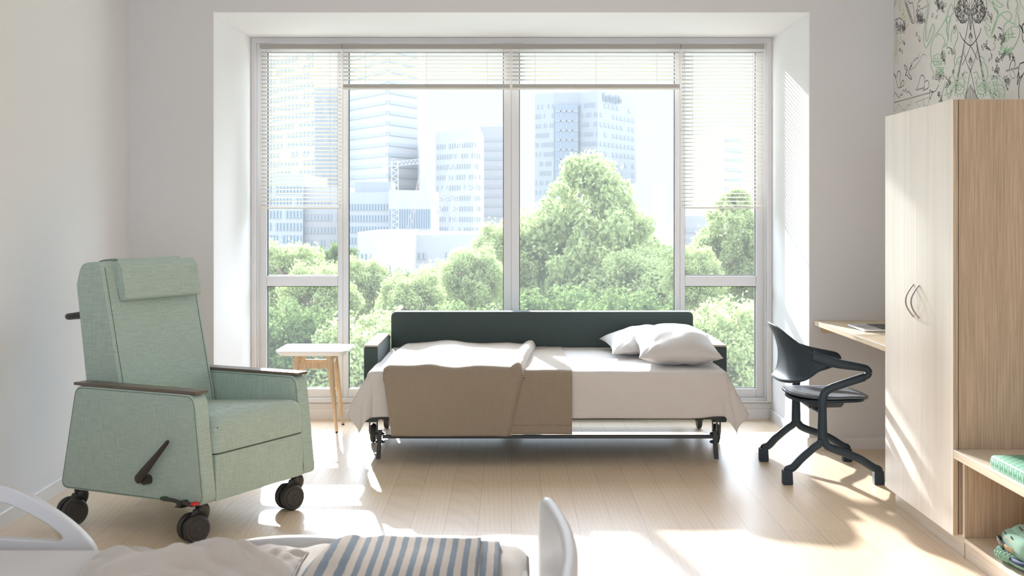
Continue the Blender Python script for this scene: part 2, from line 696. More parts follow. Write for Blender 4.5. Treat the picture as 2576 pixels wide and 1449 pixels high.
# low apron under the window and the sill bead
struct(MB().box(AX0, AX1, YW, YW + .12, 0, .103).build('wall_under_window', M['base'], smooth=0))
struct(MB().box(AX0 + .002, AX1 - .002, YW - .006, YW + .07, .106, .118).build('trim_4', M['frame'], smooth=0))

# outer frame ring round the whole opening
YG = 8.615                      # glass plane
YF = 8.575                      # front of the sashes


def pxX(px, D=YF):
    return (px - VX) * D / F


def pyZ(py, D=YF):
    return CH - (py - VY) * D / F


oz0, oz1 = .118, AZ - .001
fr = MB()
ox = [(AX0 + .001, oz0), (AX1 - .001, oz0), (AX1 - .001, oz1), (AX0 + .001, oz1)]
w1 = .034
ix = [(AX0 + w1, oz0 + .006), (AX1 - w1, oz0 + .006), (AX1 - w1, oz1 - w1), (AX0 + w1, oz1 - w1)]
fr.ring_prism(ox, ix, 'y', YW - .028, YW + .10)
w2 = .044
ix2 = [(AX0 + w2, oz0 + .02), (AX1 - w2, oz0 + .02), (AX1 - w2, oz1 - w2), (AX0 + w2, oz1 - w2)]
fr.ring_prism([(x, z) for x, z in ix], ix2, 'y', YW - .002, YW + .10)
struct(fr.build('trim_5', M['frame'], smooth=0, bevel=.002, bseg=2))

# four bays of windows
bays = [
    (pxX(649), pxX(862.5), [(671, 850, 128.5, 694), (671, 850, 720, 978)]),
    (pxX(862.5), pxX(1286), [(876, 1267, 128.5, 978)]),
    (pxX(1286), pxX(1710.5), [(1306, 1698, 128.5, 978)]),
    (pxX(1710.5), pxX(1926), [(1723, 1902, 128.5, 694), (1723, 1902, 720, 978)]),
]
ztop, zbot = AZ - w2 + .001, oz0 + .019
for k, (x0, x1, panes) in enumerate(bays):
    w = bpy.data.objects.new('window_%d' % (k + 1), None)
    COL.objects.link(w)
    w.location = ((x0 + x1) / 2, YF, zbot)
    struct(w)
    cx = (x0 + x1) / 2
    P = [(pxX(a) - cx, pxX(b) - cx, pyZ(d) - zbot, pyZ(c) - zbot) for a, b, c, d in panes]
    P.sort(key=lambda p: p[2])
    m = MB()
    hx = (x1 - x0) / 2
    a, b = P[0][0], P[0][1]
    T = ztop - zbot
    y0, y1 = 0, .075
    m.box(-hx, a, y0, y1, 0, T)
    m.box(b, hx, y0, y1, 0, T)
    zz = 0
    for (_, _, lo, hi) in P:
        m.box(a, b, y0, y1, zz, lo)
        zz = hi
    m.box(a, b, y0, y1, zz, T)
    m.build('window_frame', M['frame'], w, bevel=.004, bseg=2)
    for (a, b, lo, hi) in P:
        g = .0045
        MB().ring_prism([(a, lo), (b, lo), (b, hi), (a, hi)], [(a + g, lo + g), (b - g, lo + g), (b - g, hi - g), (a + g, hi - g)],
                        'y', YG - YF - .012, YG - YF + .004).build('gasket', M['gasket'], w, smooth=0)
        MB().box(a + .001, b - .001, YG - YF, YG - YF + .006, lo + .001, hi - .001).build('glass_pane', M['glass'], w, smooth=0)

# ------------------------------------------------------------------ venetian blinds
YS = 8.475
blinds = [
    (655, 860, 523.0, 'tall half lowered cream venetian blind at the left end of the window', 9.85),
    (861, 1285.5, 219, 'short raised cream venetian blind left of the central mullion', 9.85),
    (1286.5, 1711.5, 219, 'short raised cream venetian blind right of the central mullion', 9.85),
    (1712.5, 1922, 523.0, 'tall half lowered cream venetian blind at the right end of the window', 9.85)]
for k, (a, b, pb, lab, pitch) in enumerate(blinds):
    x0, x1 = pxX(a, YS), pxX(b, YS)
    cx, hx = (x0 + x1) / 2, (x1 - x0) / 2
    zt = AZ - .048
    t = thing('venetian_blind', lab, 'blind', (cx, YS, zt), group='venetian blinds in the window alcove')
    rbox('headrail', M['blindrail'], -hx, hx, -.018, .012, -.031, -.001, t, .002)
    m = MB()
    ps = pitch * YS / F
    zb = pyZ(pb, YS) - zt
    short = pb < 300
    z = -.031 - ps * .9
    dz = .0036
    while z > zb + (.03 if short else .012):
        # slightly crowned slat, outer edge a little lower
        pts = []
        for q in range(5):
            u = q / 4 * 2 - 1
            pts.append((-.002 + u * .0125, z - u * dz + (1 - u * u) * .0016))
        n = len(pts)
        poly = pts + [(y, zz - .0006) for y, zz in pts[::-1]]
        m.prism(poly, 'x', -hx + .006, hx - .006)
        z -= ps
    m.build('slats', M['slat'], t, smooth=60)
    if short:
        s = MB()
        zz = zb + .017
        while zz > zb - .004:
            s.box(-hx + .006, hx - .006, -.014, .011, zz, zz + .0012)
            zz -= .0022
        s.build('slat_stack', M['bottomrail'], t, smooth=0)
        rbox('bottom_rail', M['bottomrail'], -hx + .004, hx - .004, -.014, .011, zb - .016, zb - .004, t, .003)
    else:
        rbox('bottom_rail', M['bottomrail'], -hx + .004, hx - .004, -.011, .010, zb - .006, zb + .006, t, .003)
    nc = 2 if hx < .35 else 3
    for q in range(nc):
        xx = -hx * .72 + q * (2 * hx * .72) / (nc - 1)
        MB().tube([(xx, -.015, -.031), (xx, -.015, zb)], .0008, 5).build('ladder_cord', M['slat'], t)

# ------------------------------------------------------------------ wardrobe
XW = XR - .006
WX = 1.766                       # plane of the door fronts
DF, DN = 6.015, 5.10             # far and near ends
DS = 5.545                       # where the doors meet
ZB, ZT = .090, 1.836
wd = thing('wardrobe', 'tall pale oak two-door wardrobe standing against the right wall', 'wardrobe', (WX, DF, 0))
L = DF - DN


def loc(x, y):
    return x - WX, y - DF


m = MB()
cx0 = .024
m.box(cx0, cx0 + .018, -L + .012, 0, ZB, ZT)           # front stile band behind the doors
m.box(cx0, XW - WX, -.018, 0, ZB, ZT)           # far side
m.box(cx0, XW - WX, -L + .012, -.018, ZT - .018, ZT)
m.box(cx0, XW - WX, -L + .012, -.018, ZB, ZB + .018)
m.box(XW - WX - .008, XW - WX, -L + .03, -.018, ZB + .018, ZT - .018)
m.build('carcass', M['cab_v'], wd, smooth=0)
rbox('side_panel', M['oak_v'], .027, XW - WX, -L + .0, -L + .018, ZB, ZT, wd, .0008)['label'] = 'tan oak side panel'
rbox('plinth', M['cab_h'], .048, XW - WX, -L, -.004, 0, ZB - .002, wd, .001)
for (ya, yb, hy, nm) in ((-.002, DS - DF + .0013, DS - DF + .040, 0), (DS - DF - .0013, -L - .010, DS - DF - .035, 1)):
    d = MB().box(0, .020, yb, ya, ZB - .002, ZT).build('door', M['cab_v'], wd, bevel=.0009, bseg=2)
    # thin tan edging strip on the near edge
    ed = MB().box(.001, .0195, yb - .0012, yb, ZB, ZT - .001).build('edge_strip', M['oak_v'], d, smooth=0)
    # arched handle
    pts = []
    for q in range(17):
        a = q / 16
        z = .925 + a * .142
        bow = math.sin(a * PI)
        pts.append((-.002 - .034 * bow, hy, z))
    h = MB().tube(pts, .0058, 10, flat=.0032, up=(0, 1, 0) if False else None)
    h.build('handle', M['steel'], d, smooth=60)

# ------------------------------------------------------------------ bench unit
by1 = DN - .012                   # far end touches the wardrobe side
by0 = 3.45
bn = thing('storage_bench', 'pale oak open bench unit joined to the near side of the wardrobe', 'bench', (WX, by1, 0))
BL = by1 - by0
rbox('bench_top', M['cab_h'], .001, XW - WX, -BL, .008, .399, .434, bn, .0015)
for ya in (-.028, -BL):
    MB().box(.036, XW - WX, ya, ya + .018, .088, .398).build('end_panel', M['oak_v'], bn, smooth=0)
rbox('front_edge', M['cab_v'], .0345, .036, -.028, -.010, .088, .398, bn, 0)
rbox('bottom_shelf', M['cab_h'], .034, XW - WX, -BL + .019, -.029, .070, .088, bn, .001)
rbox('back_panel', M['oak_v'], XW - WX - .010, XW - WX - .001, -BL + .019, -.029, .089, .398, bn, 0)
rbox('plinth', M['cab_h'], .048, XW - WX, -BL, -.002, 0, .069, bn, .001)

# tall backing panel of the hallway niche over the bench (the side the photo shows is the wardrobe)
# seat cushion on the bench
cl, ch2 = 1.16, .048
cu = thing('bench_cushion', 'green seat cushion with pale dashes lying on the wooden bench', 'cushion', (WX + .012, 4.735, .434))


def cush(u, v):
    # cross section over the front edge, u along length (towards camera), v across
    per = [(0, 0), (0, ch2), (.40, ch2), (.40, 0)]
    pl = roundpoly(per, [.004, .016, .016, .004], 5)
    # arclength sampling
    segs = []
    tot = 0
    for i in range(len(pl) - 1):
        a, b = Vector(pl[i]), Vector(pl[i + 1])
        segs.append((tot, (b - a).length, a, b))
        tot += (b - a).length
    s = v * tot
    for (t0, ln, a, b) in segs:
        if s <= t0 + ln + 1e-9:
            p = a + (b - a) * ((s - t0) / max(ln, 1e-9))
            break
    e_ = min(u, 1 - u) * cl
    r = .016
    k = 0 if e_ >= r else r - math.sqrt(max(0, r * r - (r - e_) ** 2))
    x = .2 + (p.x - .2) * (1 - k / .2 * .6)
    return (x, -u * cl, max(0, p.y - (k if p.y > r else 0)))


def cushuv(u, v):
    return (u * cl, v * (.40 + 2 * ch2))


m = MB()
us = [0, .002, .005, .009, .014] + [.014 + (1 - .028) * i / 12 for i in range(1, 13)] + [.991, .995, .998, 1]
NV = 40
vs = [cush(u, j / NV) for u in us for j in range(NV + 1)]
fs, uvs = [], []
for i in range(len(us) - 1):
    for j in range(NV):
        q = [(i, j), (i + 1, j), (i + 1, j + 1), (i, j + 1)]
        fs.append([a * (NV + 1) + b for a, b in q])
        uvs.append([cushuv(us[a], b / NV) for a, b in q])
n0 = 0
fs.append([j for j in range(NV + 1)])
uvs.append([(vs[j][0] * 1.0, vs[j][2]) for j in range(NV + 1)])
k0 = (len(us) - 1) * (NV + 1)
fs.append([k0 + j for j in range(NV + 1)][::-1])
uvs.append([(vs[k0 + j][0], vs[k0 + j][2]) for j in range(NV + 1)][::-1])
fs.append([i * (NV + 1) for i in range(len(us))] + [i * (NV + 1) + NV for i in range(len(us))][::-1])
uvs.append([(0, 0)] * (2 * len(us)))
m.add(vs, fs, uvs)
m.build('cushion_cover', M['cushion'], cu, smooth=40)
# piping seam along the top front edge
MB().tube([(.002, -.02, ch2 - .006), (.002, -cl + .02, ch2 - .006)], .0015, 6).build('piping', M['cushion'], cu)

# ------------------------------------------------------------------ backpack on the lower shelf
bp = thing('backpack', 'small mint green backpack lying on the lower shelf of the bench', 'backpack', (1.925, 4.66, .088), 0)


def blob(cx, cy, cz, ax, ay, az, px=2.6, pz=2.2, nu=28, nv=14, wr=0, seed=0):
    """superellipsoid"""
    m_ = MB()

    def sp(c, p):
        return math.copysign(abs(c) ** (2 / p), c)

    def fn(u, v):
        a = u * 2 * PI
        b = (v - .5) * PI
        x = sp(math.cos(b), pz) * sp(math.cos(a), px)
        y = sp(math.cos(b), pz) * sp(math.sin(a), px)
        z = sp(math.sin(b), pz)
        k = 1 + wr * nz(x * 3 + seed, y * 3, z * 3)
        return (cx + ax * x * k, cy + ay * y * k, cz + az * z * k)
    m_.grid(fn, nu, nv)
    return m_


bd = blob(0, 0, .066, .098, .155, .056, 3.6, 3.0, wr=.035).build('main_compartment', M['sage_bag'], bp, smooth=180, weld=True)
fp = blob(-.004, .002, .112, .068, .105, .026, 3.0, 2.6, wr=.03, seed=4).build('top_pocket', M['sage_bag'], bp, smooth=180, weld=True)


def ringpath(cx, cy, z, ax, ay, n=36, p=3.2, a0=0, a1=1):
    o_ = []
    for i in range(n + 1):
        a = 2 * PI * (a0 + (a1 - a0) * i / n)
        c, s = math.cos(a), math.sin(a)
        o_.append((cx + math.copysign(abs(c) ** (2 / p), c) * ax, cy + math.copysign(abs(s) ** (2 / p), s) * ay, z))
    return o_


MB().tube(ringpath(0, 0, .088, .094, .150), .0028, 6).build('zipper_track', M['tanleather'], bp, smooth=60)
MB().tube(ringpath(-.004, .002, .119, .066, .103), .0024, 6).build('pocket_piping', M['sage_bag'], bp, smooth=60)
lo = blob(.0, .0, .020, .108, .165, .019, 3.4, 2.4, wr=.05, seed=9).build('back_padding', M['sage_bag'], bp, smooth=180, weld=True)
MB().tube(ringpath(.0, -.01, .034, .1075, .160), .0085, 8).build('lining_edge', M['bluebag'], bp, smooth=60)
# ruffled shoulder straps bunched at the left end
for q in range(2):
    pts, rr = [], []
    for i in range(40):
        a = i / 39
        pts.append((-.092 - .030 * math.sin(a * PI) + .002 * math.sin(a * 60), .13 - a * .16 - q * .02, .020 + q * .016 + .006 * math.sin(a * PI)))
        rr.append(.011 + .0035 * math.sin(a * 62 + q))
    MB().tube(pts, rr, 10, flat=[x * .8 for x in rr]).build('shoulder_strap', M['sage_bag'], bp, smooth=180)
pts = [(-.088, .11, .070), (-.108, .09, .074), (-.113, .06, .070), (-.108, .025, .064)]
MB().tube(spline(pts, 6), .014, 10, flat=.004, up=(1, 0, .3)).build('grab_handle', M['leather'], bp, smooth=60)
MB().tube(spline([(-.108, .025, .064), (-.106, .0, .062), (-.100, -.03, .060)], 6), .013, 10, flat=.0035, up=(1, 0, .3)).build('strap_tab', M['tanleather'], bp, smooth=60)
for (zx, zy, zz) in ((-.082, .060, .094), (-.085, -.012, .092), (-.055, -.02, .128)):
    zo = MB().box(zx - .006, zx + .006, zy - .004, zy + .004, zz - .003, zz + .004).build('zip_slider', M['brass'], bp, bevel=.001)
    MB().tube([(zx - .003, zy, zz + .003), (zx - .008, zy + .010, zz + .009), (zx - .006, zy + .028, zz + .012)], .0032, 8, flat=.0014).build('zip_pull', M['leather'], zo)
bg = MB().lathe([(.0205, 0), (.0205, .002), (.0195, .003), (.0165, .003)], (-.012, -.005, .1375), seg=28).build('round_badge', M['leather'], bp, smooth=30)
m = MB()
m.lathe([(.0158, 0), (.0158, .0036)], (-.012, -.005, .1375), seg=28)
m.build('badge_field', plain('badge_white', (.75, .76, .75), .5), bg, smooth=0)
m = MB()
# small dark curled-fox mark
for (a0, a1, r, w) in ((.05, .62, .0105, .0034), (.62, .95, .0075, .0026)):
    pts = [(-.012 + math.cos(2 * PI * (a0 + (a1 - a0) * i / 14)) * r, -.005 + math.sin(2 * PI * (a0 + (a1 - a0) * i / 14)) * r, .1413) for i in range(15)]
    m.tube(pts, [w * (0.35 + .65 * math.sin(PI * i / 14)) for i in range(15)], 8, flat=.0006, up=(0, 0, 1))
m.prism([(-.010, .002), (-.006, .008), (-.002, .001)], 'z', .1411, .1418)
m.build('badge_mark', M['leather'], bg, smooth=0)

# ------------------------------------------------------------------ wall desk
dk = thing('wall_desk', 'pale oak wall mounted desk top running behind the wardrobe', 'desk', (WX, YB, .752))
rbox('desktop', M['desk_w'], .0, XW - WX, DF - YB + .001, -.001, -.027, 0, dk, .002)
m = MB()
poly = [(.034, -.027), (.034, -.040), (.052, -.073), (XW - WX, -.073), (XW - WX, -.027)]
m.prism(poly, 'y', -.020, -.001)
m.build('wall_bracket', M['desk_w'], dk, smooth=0)
# laptop
lp = thing('laptop', 'open silver laptop on the oak desk partly hidden by the wardrobe', 'laptop', (1.862, 6.885, .752))
MB().prism(roundpoly([(0, -.172), (.235, -.172), (.235, .172), (0, .172)], .012, 5), 'z', .002, .013).build('base', M['alu'], lp, bevel=.002)
MB().box(.012, .225, -.160, .160, 0, .002).build('feet', M['keys'], lp, smooth=0)
MB().prism(roundpoly([(.014, -.055), (.088, -.055), (.088, .055), (.014, .055)], .004, 3), 'z', .013, .0134).build('trackpad', plain('trackpad', (.45, .45, .46), .3, metal=.6), lp, smooth=0)
kb = MB().box(.098, .212, -.150, .150, .0128, .0134).build('keyboard', M['keys'], lp, smooth=0)
m = MB()
for r in range(6):
    for c in range(14):
        x = .100 + r * .0187
        y = -.148 + c * .0212
        m.box(x, x + .0162, y, y + .0185, .0134, .0152)
ko = m.build('keys', plain('key_caps', (.055, .055, .06), .45), kb, smooth=0)
tag(ko, kind='stuff')
scr = MB().obox((.262, 0, .118), (0, 1, 0), (.97, 0, -.24), (.24, 0, .97), .172, .003, .108).build('lid', M['alu'], lp, bevel=.002)
MB().obox((.2585, 0, .119), (0, 1, 0), (.97, 0, -.24), (.24, 0, .97), .166, .0004, .102).build('display', M['screen'], scr, smooth=0)

# ------------------------------------------------------------------ task chair
tc = thing('desk_chair', 'navy plastic armchair with folded loop arms at the wall desk', 'chair', (1.635, 6.775, 0))
OX, OY = 1.635, 6.775


def cz(py, D):
    return CH - (py - VY) * D / F


for sy in (-1, 1):
    yy = .300 * sy
    # one continuous side loop: post, fold and upper arm
    post = [(-.053, yy, .225), (-.053, yy, .30), (-.053, yy, .38), (-.052, yy, .43), (-.040, yy, .465), (-.012, yy, .487),
            (.05, yy * 1.01, .510), (.12, yy * 1.01, .533), (.160, yy * 1.01, .546)]
    path = spline(post, 6)
    n = len(path)
    rr = [.021 + .004 * sstep(.3, .0, i / n) for i in range(n)]
    MB().tube(path, [.018] * n, 14, flat=rr, up=(1, 0, .001)).build('arm_post', M['navyplastic'], tc, smooth=180)
    tip = spline([(.150, yy * 1.01, .543), (.176, yy * 1.01, .555), (.182, yy * 1.01, .572), (.170, yy * 1.01, .588), (.148, yy * 1.01, .594),
                  (.09, yy * 1.005, .603), (.02, yy, .615), (-.05, yy * .985, .634), (-.10, yy * .965, .655)], 6)
    n = len(tip)
    MB().tube(tip, [.0185 + .006 * sstep(.3, 1, i / n) - .010 * sstep(.7, 1, i / n) for i in range(n)], 14,
              flat=[.0175 + .010 * sstep(.35, .95, i / n) for i in range(n)], up=(0, 0, 1)).build('armrest', M['navyplastic'], tc, smooth=180)
    # splayed foot tubes
    for fx in (-1, 1):
        xe = -.232 if fx < 0 else .232
        foot_y = .305 * sy
        pts = spline([(-.053, yy, .30), (-.053, yy, .238), (-.053 + fx * .016, yy, .206), (-.053 + fx * .048, yy, .183),
                      (xe * .62 - .02, foot_y, .135 if fx > 0 else .128), (xe - fx * .03, foot_y, .088), (xe - fx * .004, foot_y, .077), (xe, foot_y, .070)], 6)
        lg = MB().tube(pts, .0175, 14, flat=.0205, up=(0, 0, 1) if False else None).build('leg', M['navyplastic'], tc, smooth=180)
        f = MB().prism(roundpoly([(xe - .026, 0), (xe + .026, 0), (xe + .022, .074), (xe - .026, .074)], [.008, .008, .012, .006], 4), 'y', foot_y - .022, foot_y + .022)
        f.build('foot_block', M['navyplastic'], lg, bevel=.004)
# cross tubes joining both side frames under the seat
MB().tube([(-.053, -.300, .36), (-.053, .300, .36)], .013, 12).build('crossbar', M['navyplastic'], tc)

# shell: wraps from arm to arm
st = [  # angle param: (y, x_bottom, x_mid, x_top, z_bottom, z_top)
    (0, -.222, -.200, -.258, .498, .792),
    (.075, -.219, -.196, -.252, .498, .788),
    (.140, -.208, -.184, -.232, .500, .770),
    (.195, -.186, -.162, -.196, .503, .737),
    (.238, -.152, -.130, -.150, .512, .700),
    (.268, -.112, -.094, -.104, .530, .672),
    (.286, -.070, -.056, -.060, .566, .652),
    (.295, -.030, -.022, -.022, .592, .640),
]
sh = [tuple([-s[0]] + list(s[1:])) for s in st[:0:-1]] + st
ctl = spline([Vector((s[0], s[1], s[2])) for s in sh], 4)
ctl2 = spline([Vector((s[3], s[4], s[5])) for s in sh], 4)
NS = len(ctl) - 1


def shell(u, v):
    k = int(round(u * NS))
    y, xb, xm = ctl[k]
    xt, z0, z1 = ctl2[k]
    x = xb * (1 - v) * (1 - 2 * v) + 4 * xm * v * (1 - v) + xt * v * (2 * v - 1)
    x -= .012 * max(0, 1 - v * 6) ** 2
    return (x, y, z0 + (z1 - z0) * v)


m = MB()
m.grid(shell, NS, 20)
m.build('backrest_shell', M['navyplastic'], tc, smooth=180, solid=.009, soloff=0)
rim = [shell(i / NS, 1) for i in range(NS + 1)]
MB().tube(rim, .0052, 8).build('rim', M['navyplastic'], tc, smooth=180)

# seat: rounded shield shape, slightly dished
seat_o = spline([(-.182, 0), (-.165, .12), (-.10, .205), (.0, .228), (.10, .216), (.19, .185), (.238, .10), (.250, 0),
                 (.238, -.10), (.19, -.185), (.10, -.216), (.0, -.228), (-.10, -.205), (-.165, -.12)], 5, closed=True)
m = MB()
NR = 12
no = len(seat_o)
vs = []
for r in range(NR + 1):
    k = r / NR
    for p in seat_o:
        x, y = p.x * k + .02 * (1 - k), p.y * k
        z = .432 - .012 * (1 - k * k) - .016 * max(0, (x - .12) / .13) ** 2 + .010 * max(0, (-x - .05) / .13)
        vs.append((x, y, z))
fs = []
for r in range(NR):
    for i in range(no):
        j = (i + 1) % no
        fs.append((r * no + i, r * no + j, (r + 1) * no + j, (r + 1) * no + i))
m.add(vs, fs)
m.build('seat', M['seatplastic'], tc, smooth=180, solid=.012, soloff=-1, weld=True)
m = MB()
m.prism([(p.x * .93, p.y * .93) for p in seat_o], 'z', .398, .413)
m.build('seat_pan', M['navyplastic'], tc, bevel=.004)
m = MB()
m.prism(roundpoly([(-.09, .398), (-.065, .362), (-.02, .352), (.02, .372), (.06, .382), (.08, .398)], .01, 3), 'y', -.05, .05)
m.tube([(-.053, -.07, .366), (-.053, .07, .366)], .020, 14)
m.build('tilt_mechanism', M['navyplastic'], tc, bevel=.003)
m = MB()
m.prism(roundpoly([(-.10, .400), (-.10, .372), (.07, .376), (.09, .400)], .008, 3), 'y', -.20, -.17)
m.build('side_lever', M['dkmetal'], tc, bevel=.002)

# ------------------------------------------------------------------ side table
tb = thing('side_table', 'square white topped side table with tapered pale wood legs by the window', 'table', (-1.250, 8.135, 0))
top = roundpoly([(-.227, -.227), (.227, -.227), (.227, .227), (-.227, .227)], .055, 8)
m = MB()
n = len(top)
# slightly bowed sides
top = [(x * (1 - .02 * (abs(y) / .227) ** 2), y * (1 - .02 * (abs(x) / .227) ** 2)) for x, y in top]
lv = [(1.0, .520), (1.0, .512), (.985, .508), (.905, .488), (.0, .488)]
lv = [(0.0, .520)] + [(.99, .520)] + lv[:]
vs, fs = [], []
for k, z in lv:
    vs += [(x * k, y * k, z) for x, y in top]
for r in range(len(lv) - 1):
    for i in range(n):
        j = (i + 1) % n
        fs.append((r * n + i, r * n + j, (r + 1) * n + j, (r + 1) * n + i))
m.add(vs, fs)
m.build('tabletop', M['white_top'], tb, smooth=30, weld=True)
for sx in (-1, 1):
    for sy in (-1, 1):
        a = Vector((.100 * sx, .100 * sy, .488))
        b = Vector((.152 * sx, .152 * sy, .010))
        pts = [a, a.lerp(b, .18), a.lerp(b, .6), b]
        lg = MB().tube(pts, [.0225, .0225, .0165, .0095], 16, flat=[.0185, .0185, .0145, .0095], up=(0, 1, 0)).build('leg', M['ash'], tb, smooth=50)
        MB().lathe([(.0088, 0), (.0092, .010)], (b.x, b.y, 0), seg=14).build('foot_cap', M['rubber'], lg, smooth=30)
for s in (-1, 1):
    zc = .415
    k = .109
    m = MB().box(-k, k, s * k - .008, s * k + .008, zc - .017, zc + .017)
    m.build('stretcher', M['ash'], tb, bevel=.003)
    m = MB().box(s * k - .008, s * k + .008, -k, k, zc + .010, zc + .036)
    m.build('stretcher', M['ash'], tb, bevel=.003)

# ------------------------------------------------------------------ recliner (local x = across, local y = backwards)
RT = math.radians(63.3)
rc = thing('recliner', 'sage green fabric recliner on casters with dark taupe arm caps', 'armchair', (-1.276, 5.284, 0), RT)
RW, RL, RA = .790, .818, .082
side = roundpoly([(0, .160), (.052, .620), (.728, .620), (RL, .160)], [.035, .05, .05, .035], 6)
for (u0, u1) in ((0, RA), (RW - RA, RW)):
    sp_ = MB().prism(side, 'x', u0, u1).build('side_panel', M['sage'], rc, bevel=.009, bseg=3)
    off = [(p[0], p[1]) for p in side]
    for uu in ((.0075, .0745) if u0 == 0 else (.7155, .7825)):
        pass
    cp = roundpoly([(u0 + .001, .048), (u1 + .001, .048), (u1 + .001, .738), (u0 + .001, .738)], .004, 3)
    MB().prism(cp, 'z', .621, .6335).build('arm_cap', M['armcap'], rc, bevel=.0015)
# panel edge seams on both outer faces
    sc = [((y - .40) * .977 + .40, (z - .39) * .962 + .39) for y, z in side]
    for uu in ((u0 - .0001, u1 + .0001)):
        MB().tube([(uu, y, z) for y, z in sc + sc[:1]], .0013, 5).build('seam', M['seam'], sp_)
# lower front panel and seat cushion
g = .004
MB().prism(roundpoly([(RA + g, .163), (RW - RA - g, .163), (RW - RA - g, .357), (RA + g, .357)], [.006, .012, .022, .006], 5), 'y', .010, .07).build(
    'front_panel', M['sage'], rc, bevel=.010, bseg=3)
MB().box(RA, RW - RA, .05, .72, .185, .352).build('seat_base', M['sage'], rc, smooth=0)


def seatf(u, v):
    # closed loop section in (y,z) swept across u, crowned
    x = RA + g + (RW - 2 * RA - 2 * g) * u
    e1 = min(u, 1 - u) * (RW - 2 * RA)
    rnd = .035
    k = 1 if e1 > rnd else math.sqrt(max(0, 1 - ((rnd - e1) / rnd) ** 2))
    sec = SEC[int(round(v * (len(SEC) - 1)))]
    y, z = sec
    zmid = .43
    z2 = z
    if z > .47:
        z2 = z + .016 * math.sin(PI * u) - .03 * (1 - k)
    y2 = y + (.018 * (1 - k) if y < .1 else 0)
    return (x, y2, z2)


SEC = roundpoly([(.006, .362), (.012, .515), (.56, .478), (.56, .362)], [.012, .055, .01, .005], 10)
SEC.append(SEC[0])
m = MB()
m.grid(seatf, 36, len(SEC) - 1)
NSE = len(SEC)
for u in (0, 1):
    m.add([seatf(u, j / (NSE - 1)) for j in range(NSE - 1)], [list(range(NSE - 1))])
m.build('seat_cushion', M['sage'], rc, smooth=60, weld=True)

# backrest
bk = roundpoly([(.505, .40), (.668, 1.165), (.786, 1.155), (.815, 1.06), (.745, .55), (.70, .40)], [.01, .045, .055, .06, .05, .01], 7)
bo = MB().prism(bk, 'x', .092, .698).build('backrest', M['sage'], rc, bevel=.018, bseg=5)
# seams along the front border of the back
for uu in (.1115, .6785):
    fr_ = [p for p in bk if p[0] < .70 and p[1] > .45]
    pts = [(uu, .505 + (.163 / .765) * (z - .40) - .0004, z) for z in [.46 + i * .05 for i in range(14)] + [1.135]]
    MB().tube(pts, .0017, 6).build('seam', M['seam'], bo)
# headrest
hr = thing('headrest_tmp', None, None)
bpy.data.objects.remove(hr)
sl = .163 / .765


def hy(z):
    return .505 + sl * (z - .40)


hp = roundpoly([(hy(.985) - .004, .985), (hy(.985) - .044, .990), (hy(1.15) - .052, 1.140), (hy(1.16) - .028, 1.166), (hy(1.16) + .01, 1.160)], [.006, .016, .02, .012, .0], 5)
hb = MB().prism(hp, 'x', .168, .672).build('headrest', M['sage'], rc, bevel=.013, bseg=4)
# the strap running over the top of the back
tp = [(.655, 1.150), (.672, 1.1665), (.70, 1.1672), (.76, 1.160), (.790, 1.145), (.812, 1.10), (.815, 1.03)]
m = MB()
q = spline([Vector((0, a, b)) for a, b in tp], 5)
outer = [(p.y, p.z + .0045) for p in q]
inner = [(p.y - .004, p.z - .004) for p in q][::-1]
m.prism(outer + inner, 'x', .195, .600)
m.build('headrest_strap', M['sage'], rc, bevel=.0015)
for uu in (.1945, .6005):
    MB().tube([(uu, p[0], p[1] - .001) for p in outer[2:22]], .0016, 6).build('strap_seam', M['seam'], rc)
# push handle behind
hpts = [(.17, .795, .925), (.17, .86, .915), (.172, .925, .905), (.185, .955, .902), (.215, .967, .900), (.40, .970, .898), (.575, .967, .900), (.605, .955, .902), (.618, .925, .905), (.62, .86, .915), (.62, .795, .925)]
MB().tube(spline(hpts, 5), .0155, 12).build('push_handle', M['castplastic'], rc, smooth=180)
# recline lever on the outer side
m = MB()
lv0, lv1 = Vector((-.034, .335, .245)), Vector((-.034, .165, .424))
m2 = MB()
d = (lv1 - lv0)
pts = [lv0 - d * .03, lv0 + d * .02, lv0 + d * .2, lv0 + d * .6, lv0 + d * .97, lv1 + d * .01]
m2.tube(pts, [.013, .021, .020, .0135, .0095, .006], 12, flat=[.006, .010, .010, .008, .006, .004], up=(1, 0, 0))
lvo = m2.build('recline_lever', M['castplastic'], rc, smooth=50)
MB().tube([(.001, .300, .246), (-.030, .305, .248)], .021, 18).build('lever_hub', M['castplastic'], lvo, smooth=40)


